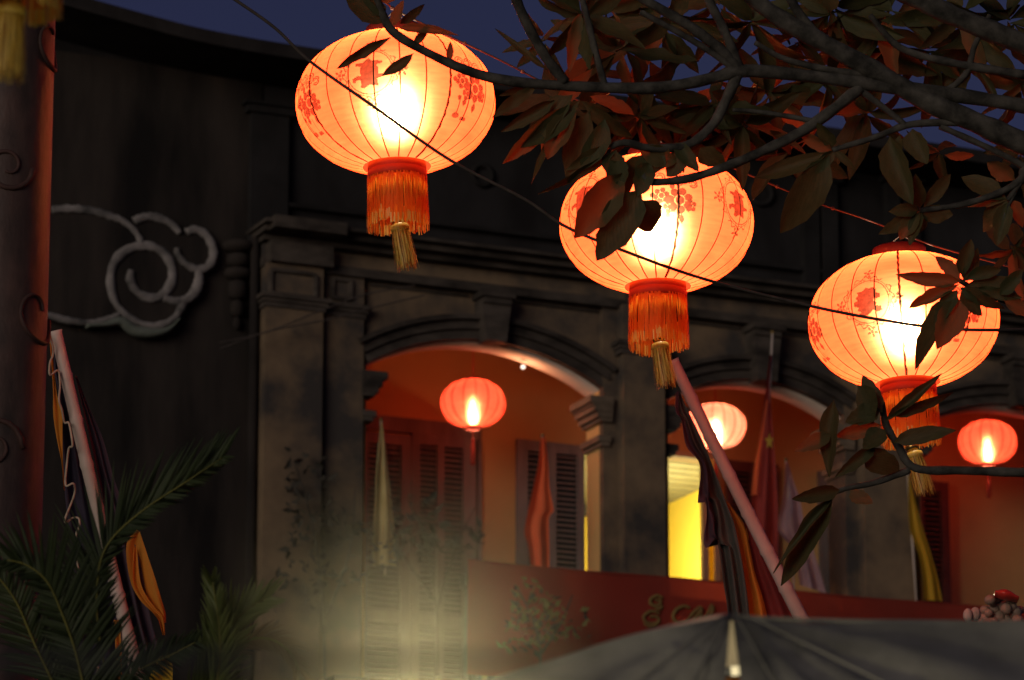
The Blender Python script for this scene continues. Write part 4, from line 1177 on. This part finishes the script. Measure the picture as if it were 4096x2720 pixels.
q.add([c0] + st, [(0, k + 1, (k + 1) % 10 + 1) for k in range(10)]); q.build('star', M['star'], r_, None)
cloth([(3066, 1600), (3040, 1740), (3020, 1850), (3005, 1980)], [(3072, 1600), (3052, 1740), (3036, 1850), (3026, 1980)], lambda x, y, b_: PW(x, y, .53 + b_), 16, 5, .01, 1, 0).build('cloth_lit_edge', M['red_cloth'], r_, None, True)  # brighter red strip painting the lit left edge of the flag
balcony_flag((3144, 1838), (3180, 2420), [(3142, 1850), (3138, 1930), (3126, 2020), (3112, 2080), (3116, 2130), (3170, 2200), (3200, 2340)], [(3152, 1850), (3174, 1925), (3200, 2000), (3215, 2080), (3240, 2160), (3275, 2270), (3304, 2372)], M['pink'], 'pale pink and lilac flag between the crimson flag and the drapes', .10, .045, 2.2)
balcony_flag((3630, 1885), (3668, 2440), [(3632, 1900), (3634, 2000), (3640, 2120), (3672, 2210), (3688, 2290), (3694, 2400)], [(3640, 1900), (3662, 2000), (3690, 2110), (3728, 2230), (3752, 2320), (3768, 2404)], M['yellow'], 'golden yellow flag below the lowest big lantern', .20, .02, .7)

# ------------------------------------------------------------------ red banner with gold script along the balcony
bw = .24
ban = empty('red_banner', Matrix.Translation(PW(1872, 2240, bw)), 'long red cloth banner with faint gold script along the balcony', 'banner')
zt = fv(1872, 2240, bw)
q = MB(); g_ = []
ua, ub = fu(1872, 2240, bw), uR
for j in range(9):
    g_.append([FM @ Vector((ua + (ub - ua) * i / 90, -bw + .012 * math.sin(i * .55 + j * .3) * (.3 + j / 8), zt - .9 * j / 8 - .01 * math.sin(i * .21))) for i in range(91)])
q.grid(g_); q.build('cloth', M['banner'], ban, None, True)
q = MB(); q.tube([FM @ Vector((ua + (ub - ua) * i / 30, -bw + .004, zt + .004 - .01 * math.sin(i * 3 * .21))) for i in range(31)], .008, 6); q.build('hem', M['banner'], ban, None, True)
def bp(px, py): return PW(px, py, bw + .02)
strokes = [
    [(2760, 2432), (2735, 2424), (2705, 2440), (2693, 2465), (2704, 2486), (2730, 2492), (2752, 2480)],            # C
    [(2745, 2490), (2775, 2450), (2800, 2430), (2806, 2440), (2785, 2468), (2772, 2492)], [(2775, 2478), (2798, 2455), (2806, 2462), (2800, 2486)],     # h
    [(2820, 2480), (2838, 2440), (2848, 2422), (2852, 2440), (2842, 2466)],
    [(2652, 2392), (2630, 2382), (2606, 2394), (2602, 2412), (2622, 2424), (2642, 2414), (2640, 2400), (2622, 2402)], [(2652, 2424), (2636, 2436), (2622, 2432)],
    [(2640, 2455), (2608, 2444), (2578, 2462), (2580, 2484), (2606, 2496), (2634, 2488), (2630, 2468), (2600, 2466)], [(2575, 2492), (2600, 2506), (2630, 2500)]]
for s_ in strokes:
    q = MB(); q.tube(crom([bp(x, y) for x, y in s_], 5), lambda t: (.010 + .006 * math.sin(t * math.pi), .004), 6, flat=EN); q.build('gold_letter_stroke', M['gold'], ban, None, True)

# ------------------------------------------------------------------ shrubs on the balcony
def shrub(name, label, cx_, cy_, rx, ry, n, mats, w0, w1, size, stems, foot):
    root = empty(name, Matrix.Translation(PW(foot[0], foot[1], w0)), label, 'shrub')
    rnd = random.Random(name)
    for mi, (mat, share) in enumerate(mats):
        q = MB()
        for k in range(int(n * share)):
            a = rnd.uniform(0, 2 * math.pi); rr_ = math.sqrt(rnd.random())
            wob = .7 + .3 * math.sin(a * 3 + 1)
            p = PW(cx_ + rx * rr_ * wob * math.cos(a), cy_ + ry * rr_ * wob * math.sin(a), rnd.uniform(w0, w1))
            y = Vector((rnd.uniform(-1, 1), rnd.uniform(-1, 1), rnd.uniform(-.8, .8))).normalized()
            x = y.orthogonal().normalized(); x = Matrix.Rotation(rnd.uniform(0, 6.3), 3, y) @ x
            L = size * rnd.uniform(.7, 1.3)
            z = x.cross(y) * L * .12
            q.add([p, p + y * L * .35 + x * L * .24 + z, p + y * L, p + y * L * .35 - x * L * .24 + z, p + y * L * .45], [(0, 1, 4), (1, 2, 4), (2, 3, 4), (3, 0, 4)])
        o = q.build('foliage', mat, root); o['kind'] = 'stuff'
    for s_ in stems:
        q = MB(); q.tube(crom([PW(x, y, (w0 + w1) / 2) for x, y in s_], 5), lambda t: .012 - .007 * t, 6); q.build('stem', M['bark'], root, None, True)
shrub('dark_balcony_shrub', 'straggly dark shrub in front of the louvred door', 1700, 2130, 260, 170, 110, [(M['shrub_dark'], 1.0)], .3, .6, .10, [[(1750, 2700), (1740, 2400), (1700, 2150), (1640, 2020)], [(1745, 2450), (1820, 2200), (1900, 2030)], [(1735, 2400), (1600, 2200), (1560, 2080)]], (1750, 2700))
shrub('wall_creeper', 'creeper with dark leaves climbing the corner pier', 1270, 2150, 260, 420, 190, [(M['shrub_dark'], 1.0)], .2, .4, .09, [[(1300, 2720), (1290, 2400), (1250, 2100), (1180, 1850)], [(1295, 2500), (1400, 2200), (1420, 1950)]], (1300, 2720))
shrub('bougainvillea', 'bougainvillea with pale yellow green leaves against the red banner', 2170, 2480, 230, 170, 210, [(M['shrub_pale'], .55), (M['shrub_red'], .12), (M['shrub_dark'], .33)], .55, .9, .085, [[(2150, 2800), (2160, 2600), (2120, 2450), (2060, 2340)], [(2160, 2620), (2240, 2500), (2290, 2380)]], (2150, 2800))

# ------------------------------------------------------------------ gate ornament at the right edge
go = empty('gate_finial', Matrix.Translation((P(4000, 2600, 20).x, P(4000, 2600, 20).y, 0)), 'lumpy glazed ornament with a red tile cap at the lower right edge', 'ornament')
rnd = random.Random(5)
k = 0
bm_ = MB(); bm_.sphere((0, 0, 0), 1, 12, 8); ME_ball = bm_.mesh('glazed_knob', M['bead_pink'], True)
for x, y, r_ in ((3945, 2470, 30), (3990, 2465, 34), (3975, 2432, 26), (3960, 2400, 24), (4000, 2425, 30), (4035, 2470, 34), (4060, 2450, 28), (3940, 2440, 22), (4025, 2435, 24), (3962, 2500, 34), (4010, 2505, 36), (4060, 2500, 34), (3985, 2392, 20), (4070, 2480, 24), (3955, 2452, 18), (4012, 2402, 20), (4048, 2425, 20), (3930, 2490, 22), (3975, 2488, 20), (4028, 2490, 20), (4080, 2440, 18), (3970, 2415, 14), (4045, 2400, 16)):
    inst(ME_ball, 'glazed_knob', go, Matrix.Translation(P(x, y, 20 + rnd.uniform(-.04, .04))) @ Matrix.Rotation(rnd.uniform(0, 3), 4, 'X') @ Matrix.Diagonal((r_ / F_PX * 20, r_ / F_PX * 17, r_ / F_PX * 20, 1)))
q = MB(); q.tube(crom([P(3978, 2376, 19.95), P(4020, 2380, 19.93), P(4072, 2400, 19.95)], 6), lambda t: (.020 * math.sin(math.pi * max(.15, min(.85, t))) + .004, .05), 10, flat=(0, 1, 0)); q.build('red_tile_cap', M['glaze_red'], go, None, True)
q = MB(); pz = P(4000, 2520, 20.02); q.lathe([(.09, 0), (.09, pz.z - .1), (.075, pz.z - .04), (.06, pz.z), (.03, pz.z + .01)], 16, (pz.x, pz.y, 0)); q.build('post', M['stone'], go, None, True)
fg = empty('stone_figure', Matrix.Translation((P(3888, 2600, 19.8).x, P(3888, 2600, 19.8).y, 0)), 'small pale two lobed stone finial left of the lumpy ornament', 'ornament')
q = MB(); q.sphere(P(3872, 2462, 19.8), .022, 14, 10, 1.45); q.build('lobe', M['stone'], fg, None, True)
q = MB(); q.sphere(P(3902, 2456, 19.82), .024, 14, 10, 1.3); q.build('lobe', M['stone'], fg, None, True)
q = MB(); pz = P(3888, 2500, 19.82); q.lathe([(.06, 0), (.06, pz.z - .05), (.045, pz.z), (.02, pz.z + .01)], 12, (pz.x, pz.y, 0)); q.build('post', M['stone'], fg, None, True)

# ------------------------------------------------------------------ grey canvas stall roof, lower right
dc = 10.0
cv = empty('stall_canopy', Matrix.Translation((P(3000, 2720, dc).x, P(3000, 2720, dc).y, 0)), 'grey canvas stall canopy with a slit under its peak, lower right', 'canopy')
def wrinkle(p, s=1.0):
    n_ = noise.noise(p * 3.1) * .05 + noise.noise(p * 8) * .014
    return n_ * s
def panel(edge_top, edge_bot, name, mat, n=26, m=18, rad=None):
    g_ = []
    T = crom([P(*e) for e in edge_top], 8); Bm = crom([P(*e) for e in edge_bot], 8)
    for j in range(m + 1):
        t = j / m
        row = []
        for i in range(n + 1):
            s = i / n
            p = along(T, s).lerp(along(Bm, s), t)
            if rad is not None:                          # soft folds running out from the peak
                v = p - rad; an = math.atan2(v.z, v.x)
                p = p + Vector((0, -1, .25)) * (.022 * math.sin(an * 17 + 2 * v.length) * min(1, v.length / .2)) * (1 if v.length > .02 else 0)
            p = p + Vector((0, -1, .3)) * wrinkle(p, min(1, t * 4))
            row.append(p)
        g_.append(row)
    q = MB(); q.grid(g_); return q.build(name, mat, cv, None, True)
peak = P(2925, 2462, dc)
panel([(1700, 2806, dc), (2100, 2690, dc), (2500, 2562, dc), (2800, 2486, dc), (2922, 2466, dc)], [(1600, 3500, dc - 1.2), (2000, 3480, dc - 1.2), (2400, 3480, dc - 1.2), (2700, 3480, dc - 1.2), (2840, 3480, dc - 1.2)], 'canvas_panel', M['canvas'], rad=peak)
panel([(2930, 2466, dc), (3050, 2474, dc), (3400, 2486, dc), (3800, 2490, dc), (4400, 2500, dc)], [(3050, 3480, dc - 1.2), (3200, 3480, dc - 1.2), (3600, 3480, dc - 1.2), (3900, 3480, dc - 1.2), (4500, 3480, dc - 1.2)], 'canvas_panel', M['canvas'], rad=peak)
q = MB(); q.tube(crom([P(1700, 2800, dc + .01), P(2100, 2684, dc + .01), P(2500, 2558, dc + .01), P(2800, 2483, dc + .01), P(2925, 2463, dc + .01)], 8), .006, 8); q.build('rolled_hem', M['canvas_hem'], cv, None, True)
q = MB(); q.tube(crom([P(2925, 2465, dc + .008), P(3050, 2473, dc + .008), P(3400, 2485, dc + .008), P(3800, 2489, dc + .008), P(4400, 2499, dc + .008)], 8), .005, 8); q.build('rolled_hem', M['canvas'], cv, None, True)
for tx, ty in ((1900, 3300), (2450, 3400), (3450, 3400), (4200, 3100)):
    q = MB(); pts = []
    for k in range(15):
        p = peak.lerp(P(tx, ty, dc - 1.0), k / 14); pts.append(p + Vector((0, -.035, .012)) * (1 if k else .2))
    q.tube(pts, lambda t: (.004, .003), 6, flat=(0, -1, .3)); q.build('seam', M['canvas'], cv, None, True)
# the lit stall board seen through the slit
sb = empty('stall_board', Matrix.Translation((P(2945, 2720, dc + .5).x, P(2945, 2720, dc + .5).y, 0)), 'lit cream board glimpsed through the slit of the grey canopy', 'board')
bx0, bx1 = P(2840, 2600, dc + .5), P(3060, 2600, dc + .5)
zt_, zb_ = P(2950, 2476, dc + .5).z, P(2950, 2676, dc + .5).z
q = MB(); q.box(bx0.x, bx1.x, bx0.y, bx0.y + .03, zb_, zt_); q.build('cream_panel', M['cream'], sb)
q = MB(); q.box(bx0.x, bx1.x, bx0.y - .004, bx0.y + .034, zb_ - .8, zb_ - .004); q.build('orange_panel', M['orange'], sb)
q = MB(); q.tube([P(2925, 2685, dc + .38), P(2985, 2680, dc + .38)], .011, 10); q.build('strip_lamp', mat_emit('strip_lamp_glass', (1, .82, .45), 1.0), sb, None, True)
q = MB(); q.tube([P(2700, 2690, dc + .40), P(3200, 2690, dc + .40)], .012, 8); q.build('lamp_rail', M['iron'], sb, None, True)
point('strip_lamp_light', P(2955, 2672, dc + .34), .35, (1, .84, .52), .02, sb)

# ------------------------------------------------------------------ palm, lower left
dp = 14.2
palm = empty('areca_palm', Matrix.Translation((P(560, 3400, dp).x, P(560, 3400, dp).y, 0)), 'areca palm with feathery dark green fronds, lower left', 'palm')
pb = P(560, 3400, dp); 
q = MB(); q.tube([(pb.x, pb.y, 0), (pb.x + .02, pb.y, pb.z * .5), (pb.x, pb.y, pb.z)], .05, 10); q.build('trunk', M['rachis'], palm, None, True)
def frond(rpts, n, Lr, Ll, angr, angl, mat, d, wpx=15, droop=.15, seed=0, start=.08):
    rnd = random.Random(seed)
    ctr = crom([Vector((x, y, 0)) for x, y in rpts], 8)
    q = MB()
    for i in range(n):
        t = start + (1 - start) * i / (n - 1)
        c_ = along(ctr, t); tg = (along(ctr, min(1, t + .03)) - along(ctr, max(0, t - .03))).normalized()
        for sgn, L, an in ((1, Lr, angr), (-1, Ll, angl)):
            if L <= 0: continue
            l = L * (math.sin(math.pi * (.12 + .80 * t)) ** .6) * rnd.uniform(.85, 1.1)
            a = sgn * R(an) * (1 - .45 * t) + rnd.uniform(-.07, .07)
            dr = Vector((tg.x * math.cos(a) - tg.y * math.sin(a), tg.x * math.sin(a) + tg.y * math.cos(a), 0))
            pe = Vector((-dr.y, dr.x, 0))
            dd = d + rnd.uniform(-.10, .10) - .02 * sgn
            rows = []
            for k in range(5):
                s = k / 4
                p = c_ + dr * (l * s) + Vector((0, l * droop * s * s, 0))
                wd = wpx * .5 * (1 - s ** 2.2) * (.55 + .45 * min(1, s * 4)) + .4
                dq = d + (dd - d) * s
                rows.append([P(p.x + pe.x * wd, p.y + pe.y * wd, dq), P(p.x, p.y, dq - .006), P(p.x - pe.x * wd, p.y - pe.y * wd, dq)])
            q.grid(rows)
    f = q.build('frond', mat, palm, None, True)
    q = MB(); q.tube([P(p.x, p.y, d - .01) for p in ctr], lambda t: (7 - 5 * t) / F_PX * d, 7); q.build('rachis', M['rachis'], f, None, True)
frond([(560, 3300), (420, 2980), (340, 2760), (300, 2600), (250, 2460), (190, 2330), (110, 2262), (30, 2240)], 58, 400, 150, 62, 70, M['palm'], dp - .25, 17, .10, 1, .30)
frond([(560, 3300), (470, 2900), (400, 2560), (390, 2330), (430, 2180), (560, 2050), (740, 1930), (890, 1830)], 60, 120, 330, 60, 45, M['palm'], dp + .1, 16, .02, 2, .42)
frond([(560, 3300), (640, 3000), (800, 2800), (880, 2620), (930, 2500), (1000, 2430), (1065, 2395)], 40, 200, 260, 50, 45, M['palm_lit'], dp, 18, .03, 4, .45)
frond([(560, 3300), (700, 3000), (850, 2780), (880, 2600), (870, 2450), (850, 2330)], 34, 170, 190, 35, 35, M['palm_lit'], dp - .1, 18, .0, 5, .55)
frond([(560, 3300), (760, 2900), (900, 2640), (1000, 2560), (1090, 2560), (1160, 2610), (1195, 2680)], 30, 120, 170, 50, 55, M['palm_dry'], dp + .15, 12, .25, 6, .6)
frond([(560, 3300), (480, 2900), (470, 2740), (560, 2680), (680, 2620), (780, 2570)], 30, 120, 200, 75, 70, M['palm'], dp - .15, 13, .25, 7, .55)
frond([(560, 3300), (300, 2900), (150, 2600), (60, 2400), (-40, 2280), (-140, 2240)], 44, 240, 220, 60, 60, M['palm'], dp + .05, 16, .15, 8, .35)

# ------------------------------------------------------------------ street lamp in the mist, its globe just below the picture
dl = 8.0
lp = P(1660, 3380, dl)
lamp = empty('street_lamp', Matrix.Translation((lp.x, lp.y, 0)), 'street lamp glowing through mist at the bottom centre, behind a dark bar', 'lamp')
q = MB(); q.tube([(lp.x, lp.y, 0), (lp.x, lp.y, lp.z - .07)], .03, 12); q.build('post', M['iron'], lamp, None, True)
q = MB(); q.sphere(lp, .04, 20, 12); q.build('globe', M['bulb'], lamp, None, True)
q = MB(); q.tube([P(-500, 2646, 3.4), P(2180, 2636, 3.4)], .0042, 8); q.build('bar', M['iron'], lamp, None, True)
q = MB(); q.tube([P(-500, 2646, 3.4), P(-500, 4300, 3.4)], .008, 8); q.build('bar_post', M['iron'], lamp, None, True)
q = MB(); q.sphere((0, 0, 0), .44, 40, 24)
mist_m, nt, out = new_mat('lamp_lit_mist')
tcn = nt.nodes.new('ShaderNodeTexCoord')
ln = nt.nodes.new('ShaderNodeVectorMath'); ln.operation = 'LENGTH'; nt.links.new(tcn.outputs['Object'], ln.inputs[0])
mr = nt.nodes.new('ShaderNodeMapRange'); mr.inputs[1].default_value = .44; mr.inputs[2].default_value = 0.0; nt.links.new(ln.outputs['Value'], mr.inputs[0])
pw = nt.nodes.new('ShaderNodeMath'); pw.operation = 'POWER'; pw.inputs[1].default_value = 3.0; nt.links.new(mr.outputs[0], pw.inputs[0])
ml = nt.nodes.new('ShaderNodeMath'); ml.operation = 'MULTIPLY'; ml.inputs[1].default_value = 1.3; nt.links.new(pw.outputs[0], ml.inputs[0])
pv = nt.nodes.new('ShaderNodeVolumePrincipled'); pv.inputs['Color'].default_value = (.95, .93, .85, 1); nt.links.new(ml.outputs[0], pv.inputs['Density'])
nt.links.new(pv.outputs[0], out.inputs['Volume'])
mist = q.build('mist', mist_m, None, Matrix.Translation(P(1660, 2580, dl)), True); tag(mist, 'soft patch of mist around the street lamp', 'mist', kind='stuff')
print('leaves', n_leaf)
